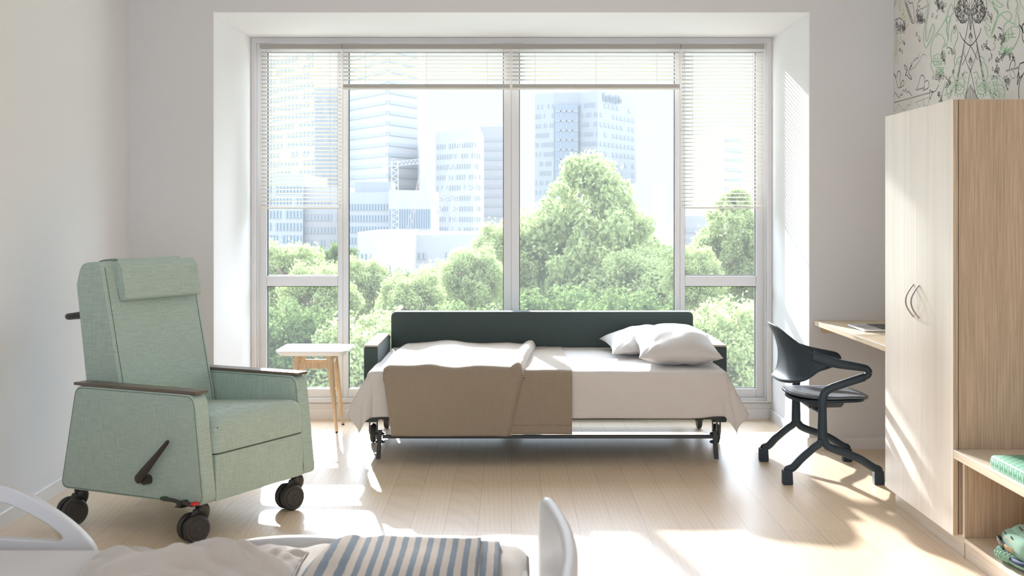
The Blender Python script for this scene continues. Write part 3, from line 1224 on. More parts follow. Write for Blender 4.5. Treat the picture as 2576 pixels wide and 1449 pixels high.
def caster(parent, x, y, ang, r=.060, hgt=.160, name='caster'):
    """twin wheel caster, ang = direction the wheel trails"""
    c, s = math.cos(ang), math.sin(ang)

    def T(p):
        return (x + p[0] * c - p[1] * s, y + p[0] * s + p[1] * c, p[2])
    tr = .034
    m_ = MB()
    pts = [(0, 0, hgt), (0, 0, hgt - .012)]
    m_.tube([T(p) for p in pts], .024, 20)
    hood = [(0, 0, hgt - .010), (-.006, 0, hgt - .030), (.004, 0, hgt - .052), (.022, 0, r + .018), (tr, 0, r)]
    hood = spline(hood, 6)
    nn = len(hood)
    m_.tube([T(p) for p in hood], [.026 - .014 * sstep(.25, .6, i / nn) for i in range(nn)], 16, flat=[.024 + .016 * math.sin(PI * i / nn) for i in range(nn)], up=(-s * 0 + c, s, 0.01))
    o_ = m_.build(name, M['castplastic'], parent, smooth=50)
    w_ = MB()
    prof = [(.012, -.016), (r - .022, -.016), (r - .018, -.012), (r - .008, -.014), (r - .001, -.008), (r, 0), (r - .001, .008), (r - .008, .014), (r - .018, .012), (r - .022, .016), (.012, .016)]
    for off_ in (-.027, .027):
        tmp = MB().lathe(prof, (0, 0, 0), 'y', 32)
        w_.add([T((p[0] + tr, p[1] + off_, p[2] + r)) for p in tmp.v], tmp.f)
    w_.build('wheel', M['rubber'], o_, smooth=45)
    h_ = MB()
    tmp = MB().lathe([(.010, -.046), (.012, -.044), (.012, .044), (.010, .046)], (0, 0, 0), 'y', 20)
    h_.add([T((p[0] + tr, p[1], p[2] + r)) for p in tmp.v], tmp.f)
    h_.build('axle_cap', M['castplastic'], o_, smooth=40)
    return o_


# trail direction in local frame: towards the camera's left
tdir = math.radians(222) - RT
caster(rc, .050, .062, tdir)
caster(rc, .715, .062, tdir)
caster(rc, .050, .750, tdir)
caster(rc, .715, .750, tdir)
# brake pedal above the near front caster
bpz = .168
m = MB()
m.tube([(-.018, .040, bpz - .002), (-.026, .085, bpz + .003), (-.030, .140, bpz + .010), (-.030, .190, bpz + .012)], [.015, .011, .010, .015], 12, flat=[.009, .008, .008, .009], up=(0, 0, 1))
m.tube([(.01, .095, bpz), (-.045, .100, bpz + .002)], .013, 14)
m.box(-.038, .0, .085, .125, bpz - .016, bpz - .012)
pd = m.build('brake_pedal', M['castplastic'], rc, smooth=50)
MB().lathe([(.0175, 0), (.0175, .008), (.015, .010)], (-.018, .036, bpz + .000), seg=24).build('red_pad', M['red'], pd, smooth=40)['label'] = 'red pedal pad'
MB().lathe([(.0175, 0), (.0175, .008), (.015, .010)], (-.030, .190, bpz + .010), seg=24).build('green_pad', M['greenpad'], pd, smooth=40)['label'] = 'dark green pedal pad'

# ------------------------------------------------------------------ sleeper sofa
sf = thing('sleeper_sofa', 'charcoal sleeper sofa pulled out as a bed in the window alcove', 'sofa bed', (.1975, 7.8, 0))
SX0, SX1 = -.865, 1.260
AY0, AY1 = 7.442, 8.19
O = (.1975, 7.8)


def lb(m_, x0, x1, y0, y1, z0, z1):
    return m_.box(x0 - O[0], x1 - O[0], y0 - O[1], y1 - O[1], z0, z1)


MB().prism(roundpoly([(SX0 + .086 - O[0], .16), (SX1 - .086 - O[0], .16), (SX1 - .086 - O[0], .742), (SX0 + .086 - O[0], .742)], [.0, .0, .038, .038], 7), 'y', 8.218 - O[1], 8.335 - O[1]).build(
    'backrest', M['charcoal'], sf, bevel=.008, bseg=3)
for (x0, x1) in ((SX0, SX0 + .083), (SX1 - .083, SX1)):
    lb(MB(), x0, x1, AY0, AY1 + .03, .155, .596).build('arm', M['charcoal'], sf, bevel=.008, bseg=3)
    lb(MB(), x0 + .004, x1 - .002, AY0 - .002, AY1 - .02, .5965, .608).build('arm_cap', M['armcap_sofa'], sf, bevel=.0015)
lb(MB(), SX0 + .084, SX1 - .084, 7.40, 8.215, .195, .24).build('base_frame', M['dkmetal'], sf, bevel=.004)
lb(MB(), -.755, 1.155, 7.03, 7.42, .238, .262).build('pull_out_platform', M['dkmetal'], sf, bevel=.006)
MB().box(-.765 - O[0], 1.162 - O[0], 6.995 - O[1], 8.212 - O[1], .265, .505).build('mattress', M['sheet'], sf, bevel=.03, bseg=4)
for x in (-.734, 1.131):
    m = MB()
    s = 1 if x < 0 else -1
    lean = -.010 if x < 0 else .012
    m.obox(((x + lean * .45) - O[0], 7.095 - O[1], .089), (1, 0, 0), (0, 1, 0), (-lean, 0, .16), .0115, .0125, .080)
    lg = m.build('leg', M['dkmetal'], sf, bevel=.0015)
    for z in (.150, .105):
        bq = [(-.026, .006), (-.020, .0062), (-.019, .010), (.0175, .010), (.018, .0062), (.026, .006)]
        MB().lathe([(r_, h_) for h_, r_ in bq], (x - O[0], 7.095 - O[1], z), 'x', 6).build('bolt', M['dkmetal'], lg, smooth=0)
    m = MB()
    m.bar((x - s * .016 - O[0], 7.10 - O[1], .10), (x - s * .020 - O[0], 7.14 - O[1], .262), .006, .022)
    m.build('hinge_plate', M['dkmetal'], lg, smooth=0)
    f = MB().lathe([(.013, 0), (.0135, .008)], (x + lean * 0 - O[0] + (.001), 7.095 - O[1], .0), seg=4)
lb(MB(), -.72, 1.12, 7.085, 7.105, .124, .142).build('crossbar', M['dkmetal'], sf, bevel=.001)


def scaster(x, y):
    r = .058
    m_ = MB()
    xx, yy = x - O[0], y - O[1]
    for s in (-1, 1):
        m_.prism([(yy - .018, r - .008), (yy + .022, r - .008), (yy + .020, .150), (yy - .024, .150)], 'x', xx + s * .0225 - .002, xx + s * .0225 + .002)
    m_.box(xx - .0245, xx + .0245, yy - .024, yy + .022, .128, .152)
    o_ = m_.build('caster', M['dkmetal'], sf, bevel=.002)
    prof = [(.012, -.016), (r - .014, -.017), (r - .004, -.013), (r, 0), (r - .004, .013), (r - .014, .017), (.012, .016)]
    MB().lathe(prof, (xx, yy, r), 'x', 30).build('wheel', M['rubber'], o_, smooth=50)


scaster(-.832, 7.655)
scaster(1.232, 7.655)
scaster(-.80, 8.15)
scaster(1.20, 8.15)

# ------------------------------------------------------------------ fitted cloths on the sleeper
MX0, MX1, MY0, MY1, MZ = -.765, 1.162, 6.995, 8.210, .5095


def sheet_surf(a, b, off=.0, spread=.30, rr=.028, wr=1.0):
    """cloth coordinates a (along X) and b (along Y, towards camera) in metres"""
    # a beyond MX0/MX1 overhangs to the side, b below MY0 overhangs at the front
    dx = max(MX0 - a, 0) - max(a - MX1, 0)      # + left , - right
    dy = max(MY0 - b, 0)
    ax = min(max(a, MX0), MX1)
    by = min(max(b, MY0), MY1)
    d = math.hypot(dx, dy)
    if d < 1e-9:
        return ax, by, MZ + off, 0.0, 0.0
    ux, uy = -dx / d, -dy / d
    # quarter circle then hang
    arc = rr * PI / 2
    if d < arc:
        t = d / rr
        h, v = rr * math.sin(t), rr * (1 - math.cos(t))
    else:
        h, v = rr, rr + (d - arc)
    corner = min(abs(dx), dy) / (d * .7071 + 1e-9)
    side = abs(dx) / (d + 1e-9)
    so = sstep(.72, 1.0, side)
    h += max(0, d - arc) * (.03 * (1 - side) + .40 * so + .20 * corner)
    v *= 1 - .16 * so - .11 * corner
    return ax + ux * (h + off), by + uy * (h + off), MZ + off - v, ux, uy


sh_o = thing('bed_sheet', 'warm grey sheet draped over the pulled out sofa bed', 'sheet', (0, 0, 0))
bpy.data.objects.remove(sh_o)
HF, HS = .268, .285


def sheet_fn(u, v):
    b = MY1 - .002 - v * (MY1 - MY0 + HF)
    # side overhang only in front of the arms
    g_ = 1 - sstep(7.30, 7.43, b)
    sl_, sr_ = HS * g_, HS * g_
    a = (MX0 - sl_) + u * ((MX1 + sr_) - (MX0 - sl_))
    x, y, z, ux, uy = sheet_surf(a, b)
    hang = max(0, MZ - z)
    w = .0022 * nz(a * 5, b * 22, 1) + .0015 * nz(a * 11 + 5, b * 9, 2)
    if hang > .02:
        k = min(1, hang / .15)
        wv = (.012 * nz(a * 4.5 + b * 2, hang * 2.0, 7) + .0055 * nz(a * 9 + hang * 14, hang * 12 - a * 4, 3) + .0030 * nz(a * 20 + hang * 22, hang * 26 - a * 9, 5)) * k
        x += ux * wv
        y += uy * wv
        # hem ripples near the corners
        if uy < -.3:
            rip = math.exp(-((a - (MX1 - .03)) / .09) ** 2) + .7 * math.exp(-((a - (MX0 + .06)) / .09) ** 2)
            z += .014 * rip * (hang / .27) ** 2
    else:
        z += w
    return (x, y, z)


NU, NV2 = 230, 130
m = MB()
m.grid(sheet_fn, NU, NV2)
so = m.build('bed_sheet', M['sheet'], None, smooth=180, solid=.0022, soloff=-1)
tag(so, 'warm grey sheet draped over the pulled out sofa bed', 'sheet')
# stitched hem line
hem = []
for i in range(0, NU + 1):
    p = Vector(sheet_fn(i / NU, 1 - .016 / (MY1 - MY0 + HF)))
    q_ = Vector(sheet_fn(i / NU, .97))
    hem.append(p + Vector((0, -.0016, 0)))
MB().tube(hem, .0009, 5).build('hem_stitch', M['sheet'], so)


# throw blanket: lower single layer plus a folded over upper layer
def throw_fn(x0b, x1b, x0f, x1f, yb, zoff, hz, bump, foldR=False, foldL=False, seed=0, lean=0.0, thick=0.0):
    Ltop = yb - MY0
    rr = .034

    def fn(u, v):
        total = Ltop + .32 + (MZ + zoff - hz - .05)
        Lh = MZ + zoff - hz
        arc = rr * PI / 2
        tot = Ltop + arc + (Lh - rr)
        s = v * tot
        fx0 = x0b + (x0f - x0b) * min(1, s / Ltop)
        fx1 = x1b + (x1f - x1b) * min(1, s / Ltop)
        x = fx0 + u * (fx1 - fx0)
        hang = 0
        if s < Ltop:
            y, z = yb - s, MZ + zoff
            t = s / Ltop
            z += bump * (nz(x * 3.6 + seed, t * 1.3, seed) + .55) * (.35 + .65 * math.sin(min(1, t + .15) * PI)) * sstep(0, .10, s + .03)
            z += .004 * nz(x * 10, y * 14, 3 + seed) + .35 * bump * nz(x * 8 + seed, .3, 9) * sstep(.7, 1, t)
            if s < .05:
                z -= 0
        elif s < Ltop + arc:
            a = (s - Ltop) / rr
            y, z = MY0 - rr * math.sin(a), MZ + zoff - rr * (1 - math.cos(a))
            y -= zoff * math.sin(a)
            b0 = bump * (nz(x * 3.6 + seed, 1.3, seed) + .55) * (.35 + .65 * math.sin(PI)) * math.cos(a)
            z += b0 + .35 * bump * math.cos(a) * nz(x * 8 + seed, .3, 9)
        else:
            hang = s - Ltop - arc
            y = MY0 - rr - zoff - .045 * hang
            z = MZ + zoff - rr - hang
            y += (.012 * nz(x * 5 + seed, hang * 2.0, 5) + .003 * nz(x * 15, hang * 12, 6)) * min(1, hang / .08)
            x += lean * hang * (1 - u if lean > 0 else u) if lean else 0
        # rolled fold at an edge
        if foldR and u > .90:
            k = (u - .90) / .10
            zz_ = .020 * math.sin(PI * min(1, k * 1.0))
            if s < Ltop + arc:
                z += zz_ * (1 if s < Ltop else math.cos((s - Ltop) / rr))
            else:
                y -= zz_ * .3
            y -= 0
        return (x, y, z)
    return fn


def tot_uv(w, l):
    return lambda u, v: (u * w, v * l)


hzr = .172
tl_ = throw_fn(-.62, .318, -.62, .330, 8.19, .006, hzr, .006, seed=2)
m = MB()
m.grid(tl_, 110, 110, tot_uv(.95, 1.55))
tw = m.build('throw_blanket', M['throw'], None, smooth=180, solid=.004, soloff=-1)
tag(tw, 'brown herringbone throw folded double across the foot half of the sofa bed', 'blanket')
tu_ = throw_fn(-.690, .165, -.700, .070, 8.175, .024, .166, .044, foldR=True, seed=11)


def tu_side(u, v):
    x, y, z = tu_(u, v)
    # the loose left border sinks to the sheet, right border rounds under
    if u < .05:
        k = (1 - u / .05) ** 2
        z -= .016 * k if z > MZ else 0
    if u > .96:
        k = ((u - .96) / .04) ** 2
        if z > MZ - .02:
            z -= .030 * k
            x -= .010 * k
        else:
            y += .020 * k
    if z < MZ - .05:
        h = MZ - z
        x += .045 * h / .34 * (1 - u) * 1.0 - .075 * h / .34 * u
    return (x, y, z)


m = MB()
m.grid(tu_side, 130, 120, tot_uv(.86, 1.55))
m.build('folded_layer', M['throw'], tw, smooth=180, solid=.005, soloff=-1)
# knitted hem ridges
for fn_, vv in ((tu_side, .962), (tl_, .968)):
    pts = [Vector(fn_(i / 80, vv)) + Vector((0, -.003, 0)) for i in range(81)]
    MB().tube(pts, .0016, 5).build('hem_stitch', M['seam'] if False else M['throw'], tw)


def pillow(name, label, c, ax, ay, h, rz=0, tilt=(0, 0), mat=None, wr=1.0, seed=0, group=None, pinch=.10, flatbot=.4, pipe=True, folds=0.0):
    """ax, ay half sizes; h half thickness"""
    t = thing(name, label, 'pillow', c, rz, group)
    t.rotation_euler = (tilt[0], tilt[1], rz)

    def outline(u, v):
        x = ax * u * (1 - pinch * (1 - v * v) * abs(u))
        y = ay * v * (1 - pinch * .8 * (1 - u * u) * abs(v))
        return x, y

    def side_(sgn):
        def fn(a, b):
            u, v = a * 2 - 1, b * 2 - 1
            u = math.sin(u * PI / 2)
            v = math.sin(v * PI / 2)
            x, y = outline(u, v)
            k = max(0, (1 - u ** 2)) ** .52 * max(0, (1 - v ** 2)) ** .46
            e_ = max(abs(u), abs(v))
            z = sgn * h * k * (1 if sgn > 0 else flatbot)
            dd = (1 - max(abs(u), abs(v)))
            rad = sstep(0, .35, dd)
            w = wr * (.012 * nz(x * 7 + seed, y * 7, sgn + seed) + .006 * nz(x * 16 + seed, y * 5 + x * 6, 3 + sgn)) * min(1, k * 1.6)
            crn = abs(u * v)
            w += wr * .006 * math.sin((abs(u) - abs(v)) * 22) * crn ** 3 * (1 - crn) * 4 * sgn
            if folds and sgn > 0:
                q = x + y * .75 + .05 * nz(x * 5, y * 5, 8)
                w += folds * .011 * math.sin(q * 62) * (.5 + nz(x * 4 + 3, y * 3, 2)) * min(1, k * 1.8)
            return (x, y, z + w * sgn)
        return fn
    m_ = MB()
    m_.grid(side_(1), 48, 48)
    m_.grid(side_(-1), 48, 48, flip=True)
    m_.build('pillowcase', mat, t, smooth=180, weld=True)
    if pipe:
        pts = []
        N = 40
        for i in range(N):
            pts.append((-1 + 2 * i / N, -1))
        for i in range(N):
            pts.append((1, -1 + 2 * i / N))
        for i in range(N):
            pts.append((1 - 2 * i / N, 1))
        for i in range(N):
            pts.append((-1, 1 - 2 * i / N))
        pp = [(*outline(a, b), 0) for a, b in pts]
        MB().tube(pp + [pp[0]], .0022, 6).build('seam_edge', mat, t, smooth=180)
    return t


pillow('pillow', 'light grey pillow lying behind, partly under the front one, by the sofa back', (.855, 7.86, .580), .275, .30, .100, rz=math.radians(3), tilt=(math.radians(3), math.radians(-4)),
       mat=M['pillow'], seed=3, group='pillows on the sofa bed')
pillow('pillow', 'plump light grey pillow resting in front, nearest the edge of the sofa bed', (.955, 7.42, .603), .232, .345, .118, rz=math.radians(-2), tilt=(math.radians(5), 0),
       mat=M['pillow'], seed=8, group='pillows on the sofa bed', flatbot=.7)

# ------------------------------------------------------------------ hospital bed in the foreground
HBY0, HBY1 = 2.36, 3.30
hb = thing('hospital_bed', 'white hospital bed across the foreground with rounded side rails', 'bed', (-.9, 2.85, 0))
HO = (-.9, 2.85)


def H(x, y, z):
    return (x - HO[0], y - HO[1], z)


HBZ = .512
MB().box(-1.93 - HO[0], .045 - HO[0], HBY0 - HO[1], HBY1 - HO[1], .37, HBZ).build('mattress', M['mattress_w'], hb, bevel=.03, bseg=4)
MB().box(-1.95 - HO[0], .05 - HO[0], HBY0 + .03 - HO[1], HBY1 - .03 - HO[1], .31, .368).build('bed_deck', M['whiteplastic'], hb, bevel=.01)
m = MB()
m.box(-1.75 - HO[0], -.15 - HO[0], 2.55 - HO[1], 3.1 - HO[1], .10, .20)
m.bar(H(-1.5, 2.83, .20), H(-1.2, 2.83, .315), .10, .05)
m.bar(H(-.3, 2.83, .20), H(-.6, 2.83, .315), .10, .05)
m.build('undercarriage', M['whiteplastic'], hb, bevel=.01)
for x in (-1.68, -.22):
    for y in (2.58, 3.07):
        w_ = MB()
        w_.lathe([(.01, -.015), (.045, -.015), (.05, -.008), (.05, .008), (.045, .015), (.01, .015)], H(x, y, .05), 'y', 20)
        w_.tube([H(x, y, .05), H(x, y, .11)], .012, 10)
        w_.build('caster', M['rubber'], hb, smooth=40)


def end_board(name, xs, bow, sgn, ztop):
    """curved board across the width; profile rounded top corners"""
    m_ = MB()
    N = 28
    th = .0175
    ya, yb = 3.325, HBY0 - .03
    rings = []
    for i in range(N + 1):
        t = i / N
        y = ya + (yb - ya) * t
        x = xs + sgn * bow * math.sin(PI * (.12 + .76 * t)) ** 1.0 - sgn * bow * math.sin(PI * .12)
        e_ = min(t, 1 - t) * (ya - yb)
        R = .085
        zt = ztop - (0 if e_ > R else R - math.sqrt(max(0, R * R - (R - e_) ** 2)))
        zt = zt - .0
        k = 1 if e_ > .02 else math.sqrt(max(.05, 1 - ((.02 - e_) / .02) ** 2))
        ring = []
        for (dx_, zz) in ((-th * k, .36), (-th * k, zt - .018), (-th * k * .8, zt - .008), (-th * k * .4, zt - .001), (0, zt), (th * k * .4, zt - .001), (th * k * .8, zt - .008), (th * k, zt - .018), (th * k, .36)):
            ring.append(H(x + dx_, y, zz))
        rings.append(ring)
    K = len(rings[0])
    vs_ = [p for r_ in rings for p in r_]
    fs_ = []
    for i in range(N):
        for k in range(K):
            k2 = (k + 1) % K
            fs_.append((i * K + k, i * K + k2, (i + 1) * K + k2, (i + 1) * K + k))
    fs_.append(list(range(K)))
    fs_.append([N * K + k for k in range(K)])
    m_.add(vs_, fs_)
    return m_.build(name, M['whiteplastic'], hb, smooth=50)


end_board('footboard', .080, .075, 1, .655)
end_board('headboard', -1.975, .075, -1, .86)


def resample(poly, N):
    P = [Vector(p) for p in poly]
    P.append(P[0])
    ds = [0]
    for i in range(len(P) - 1):
        ds.append(ds[-1] + (P[i + 1] - P[i]).length)
    out_ = []
    k = 0
    for i in range(N):
        s = ds[-1] * i / N
        while ds[k + 1] < s:
            k += 1
        out_.append(tuple(P[k].lerp(P[k + 1], (s - ds[k]) / max(1e-9, ds[k + 1] - ds[k]))))
    return out_


RD = 3.375


def rp(pts):
    return [(at(x, y, RD).x - HO[0], at(x, y, RD).z) for x, y in pts]


outer = [(0, 1221), (62, 1243), (120, 1276), (172, 1312), (212, 1349), (240, 1392), (240, 1470), (-60, 1480), (-420, 1480), (-470, 1400), (-440, 1320), (-360, 1250), (-230, 1212), (-100, 1208)]
inner = [(0, 1264), (50, 1283), (95, 1306), (135, 1332), (155, 1352), (150, 1362), (120, 1362), (40, 1357), (-60, 1352), (-300, 1352), (-360, 1346), (-340, 1300), (-250, 1262), (-120, 1250)]
po = [(p.x, p.y) for p in spline([Vector(p) for p in rp(outer)], 6, closed=True)]
pi_ = [(p.x, p.y) for p in spline([Vector(p) for p in rp(inner)], 6, closed=True)]
po, pi_ = resample(po, 96), resample(pi_, 96)
MB().ring_prism(po, pi_, 'y', RD - HO[1], RD + .030 - HO[1]).build('side_rail', M['whiteplastic'], hb, bevel=.007, bseg=3, smooth=40)
low = [(590, 1366), (660, 1356), (760, 1351), (860, 1357), (905, 1366), (935, 1384), (945, 1420), (945, 1480), (560, 1480), (555, 1400), (565, 1376)]
RD = 3.36
pl = [(p.x, p.y) for p in spline([Vector(p) for p in rp(low)], 6, closed=True)]
MB().prism(pl, 'y', RD - HO[1], RD + .026 - HO[1]).build('side_rail', M['whiteplastic'], hb, bevel=.006, bseg=3, smooth=40)

# duvet / beige linen towards the foot end
def linen(u, v):
    x = -.62 + u * .665
    y = HBY1 + .012 - v * (HBY1 - HBY0 + .02)
    z = HBZ + .012 + .010 * nz(x * 9, y * 3, 2) + .006 * nz(x * 20, y * 9, 5)
    e_ = (HBY1 + .012 - y)
    z -= .05 * max(0, 1 - e_ / .03) ** 2
    if u > .93:
        z -= .03 * ((u - .93) / .07) ** 2
    return (x, y, z)


m = MB()
m.grid(linen, 70, 50)
lo_ = m.build('bed_linen', M['bedlinen'], None, smooth=180, solid=.006, soloff=1)
tag(lo_, 'creased beige bed linen covering the foot end of the hospital bed', 'bedding')


def stripe_fn(x0, x1, zo, seed, roll):
    def fn(u, v):
        x = x0 + u * (x1 - x0)
        y = HBY1 - .035 - v * .75
        z = HBZ + zo + .008 * nz(x * 5 + seed, y * 4, seed) + .004 * nz(x * 14, y * 9, seed)
        e_ = HBY1 - .035 - y
        z -= .018 * max(0, 1 - e_ / .02) ** 2
        if roll and u < .24:
            k = u / .24
            z += .020 * math.sin(PI * min(1, k * .9 + .1)) - .06 * (1 - k) ** 3
            y -= .25 * (1 - k) ** 2
            x += -.05 * (1 - k) ** 2
        return (x, y, z)
    return fn


m = MB()
m.grid(stripe_fn(-.475, -.078, .040, 3, True), 80, 50, lambda u, v: (u * .40 + .004, v * .75))
st_ = m.build('striped_blanket', M['stripe'], None, smooth=180, solid=.010, soloff=1)
tag(st_, 'folded blue and grey striped blanket lying on the hospital bed', 'blanket')
m = MB()
m.grid(stripe_fn(-.30, -.030, .030, 6, False), 40, 40, lambda u, v: (u * .27 + .012, v * .75))
m.build('under_layer', M['stripe'], st_, smooth=180, solid=.008, soloff=1)

pillow('pillow', 'large creased beige pillow lying on the hospital bed in the foreground', (-.755, 2.93, .532), .265, .27, .060, rz=math.radians(5), tilt=(math.radians(-2), 0),
       mat=M['bedlinen'], seed=15, wr=2.0, pinch=.06, flatbot=.25, folds=1.0)

# ------------------------------------------------------------------ drawn wall mural on the right wall
INK = [plain('mural_ground', (.735, .725, .71), .7), plain('black_ink', (.05, .045, .045), .7), plain('green_ink', (.27, .52, .30), .7),
       plain('yellow_ink', (.66, .62, .20), .7), plain('grey_ink', (.36, .34, .33), .7), plain('pale_green_ink', (.50, .65, .49), .7)]
MXW = XR - .003
mu = MB()
mu.box(MXW, XR - .0004, 4.0, YB - .001, .10, CEIL - .002, mi=0)


def wpt(cx, cy):
    px, py = 2150 + cx * .22084, cy * .22084
    D = XR * F / (px - VX)
    return (D, CH - (py - VY) * D / F)


strokes = 0


def stroke(pts, ink=1, w=.0036, closed=False, raw=False, sm=3, taper=False):
    global strokes
    W = [Vector(p) if raw else Vector(wpt(*p)) for p in pts]
    if len(W) > 2 and sm > 1:
        W = spline(W, sm, closed)
        if closed:
            W.append(W[0])
    elif closed:
        W.append(W[0])
    n = len(W)
    vs, fs = [], []
    x = MXW - .0006 - .00001 * (strokes % 9)
    strokes += 1
    for i, p in enumerate(W):
        t = (W[min(i + 1, n - 1)] - W[max(i - 1, 0)])
        if t.length < 1e-9:
            t = Vector((1, 0))
        t.normalize()
        nn = Vector((-t.y, t.x))
        k = w * (.45 + .55 * math.sin(PI * (i + .4) / (n - .2))) if taper else w
        for s in (-.5, .5):
            q = p + nn * s * k
            vs.append((x, q.x, q.y))
    for i in range(n - 1):
        fs.append((2 * i, 2 * i + 1, 2 * i + 3, 2 * i + 2))
    mu.add(vs, fs, mi=ink)


R = random.Random(5)


def mir(pts, c=1328):
    return [(2 * c - x, y) for x, y in pts]


def both(pts, *a, **k):
    stroke(pts, *a, **k)
    stroke(mir(pts), *a, **k)


def drop(cx, cy, s=22, ang=None, ink=1):
    a = R.uniform(-.5, .5) if ang is None else ang
    pts = []
    for i in range(9):
        t = i / 9 * 2 * PI
        x, y = math.sin(t) * s * .33 * (1 - .55 * math.cos(t)), -math.cos(t) * s
        pts.append((cx + x * math.cos(a) - y * math.sin(a), cy + x * math.sin(a) + y * math.cos(a)))
    stroke(pts, ink, .0030, closed=True, sm=2)


def squig(x, y, n, sx, sy, ink=1, w=.0030):
    pts = []
    for i in range(n):
        pts.append((x + sx * (i % 2) + R.uniform(-.3, .3) * sx, y + sy * i + R.uniform(-.3, .3) * sy))
    stroke(pts, ink, w)


# moth with long crossed legs
both([(1240, -60), (1165, -20), (1145, 40), (1145, 110), (1165, 170), (1200, 232), (1238, 262), (1280, 238), (1312, 180), (1326, 120)], w=.0045)
both([(1180, 20), (1230, 60), (1290, 100), (1326, 130)])
both([(1225, -20), (1260, 40), (1300, 90), (1328, 110)])
both([(1270, -40), (1290, 20), (1312, 80)])
for i in range(150):
    x, y = R.uniform(1158, 1300), R.uniform(-40, 240)
    if ((x - 1235) / 80) ** 2 + ((y - 110) / 140) ** 2 < 1:
        p = [(x, y)]
        for _ in range(3):
            p.append((p[-1][0] + R.uniform(-14, 14), p[-1][1] + R.uniform(6, 14)))
        both(p, w=.0034, sm=1)
both([(1314, -40), (1316, 60), (1310, 130), (1312, 220), (1322, 300), (1328, 350)], w=.0035)
for y in range(150, 340, 22):
    stroke([(1318, y), (1328, y + 8), (1338, y)], sm=1)
both([(1318, 150), (1290, 330), (1255, 500)], w=.006)
both([(1255, 500), (1232, 620), (1208, 740), (1180, 880)], 4, w=.013)
both([(1255, 500), (1225, 640), (1190, 800), (1170, 900), (1155, 1070)], w=.004)
both([(1262, 510), (1236, 640), (1205, 800), (1188, 900), (1160, 1060)], w=.003)
for y in range(640, 1000, 55):
    both([(1236 - (y - 600) * .16, y), (1222 - (y - 600) * .17, y + 4)], w=.004, sm=1)
stroke([(1203, 365), (1230, 430), (1275, 485), (1328, 518), (1385, 465), (1428, 390), (1448, 318)], w=.0055)
stroke([(1328, 518), (1290, 620), (1230, 745)], w=.0045)
stroke([(1328, 518), (1370, 600), (1408, 682)], w=.0045)
stroke([(1252, 600), (1285, 715), (1326, 797), (1372, 690), (1410, 548)], w=.004)
stroke([(1326, 797), (1300, 950), (1270, 1130)], w=.0042)
stroke([(1326, 797), (1360, 950), (1390, 1080), (1420, 1130)], w=.0042)
for cy in (400, 680):
    both([(1328, cy - 28), (1310, cy + 10), (1306, cy + 36)], w=.005)
    both([(1328, cy - 10), (1318, cy + 20), (1316, cy + 40)], w=.005)
    stroke([(1328, cy - 60), (1328, cy + 40)], 4, sm=1)
    both([(1328, cy + 30), (1316, cy + 80), (1318, cy + 120), (1328, cy + 140)], 4)
for i in range(7):
    both([(1328 - i * 8, 960 + i * 14), (1322 - i * 9, 1040 + i * 6), (1326 - i * 9, 1132)], 4 if i % 2 else 1, w=.003)

# climbing frogs in green line
fr1 = [
    [(848, 30), (838, 80), (826, 200), (800, 300), (788, 400), (798, 500), (815, 548), (850, 490), (892, 420), (915, 330), (903, 270), (878, 312), (850, 400), (830, 470), (812, 440), (815, 330), (835, 200), (855, 90), (848, 30)],
    [(1110, 30), (1075, 110), (1052, 190), (1010, 270), (960, 350), (920, 410), (880, 500), (868, 600), (880, 680), (868, 740), (890, 800), (915, 845), (960, 850), (1000, 800), (1022, 762)],
    [(1110, 50), (1135, 130), (1098, 190), (1084, 260), (1070, 340), (1072, 440), (1045, 500), (1020, 540)],
    [(1040, 500), (1075, 535), (1100, 580), (1130, 570), (1150, 500), (1180, 420), (1172, 320), (1155, 345), (1140, 380), (1120, 340), (1108, 390), (1100, 440), (1110, 480)],
    [(940, 420), (960, 380), (1010, 420), (1030, 480), (1000, 560), (1035, 600), (1010, 680), (985, 740), (990, 620)],
    [(905, 640), (960, 610), (985, 650), (980, 720), (930, 740), (900, 700), (905, 640)],
    [(885, 690), (930, 760), (990, 770)], [(920, 650), (935, 720)], [(945, 640), (960, 730)], [(905, 670), (980, 665)], [(905, 700), (975, 700)],
    [(1075, 180), (1040, 210), (1060, 260), (1100, 230), (1075, 180)],
]
for p in fr1:
    stroke(p, 5, w=.0048)
    stroke([(x + 5, y + 3) for x, y in p], 2, w=.0024)
for i in range(16):
    t = i / 15
    stroke([(822 - 20 * math.sin(t * 3), 80 + t * 380), (838 - 14 * math.sin(t * 3), 92 + t * 380)], 5, sm=1, w=.003)
for i in range(12):
    stroke([(845 + i * 5, 490 - i * 17), (868 + i * 4, 500 - i * 17)], 5, sm=1, w=.003)
for i in range(26):
    x, y = R.uniform(930, 1020), R.uniform(760, 840)
    stroke([(x, y), (x + R.uniform(-18, 18), y + R.uniform(6, 22)), (x + R.uniform(-8, 24), y + 24)], 2, w=.003)
stroke([(1052, 200), (1062, 300), (1052, 345), (1072, 420), (1070, 460)], 2, w=.012)
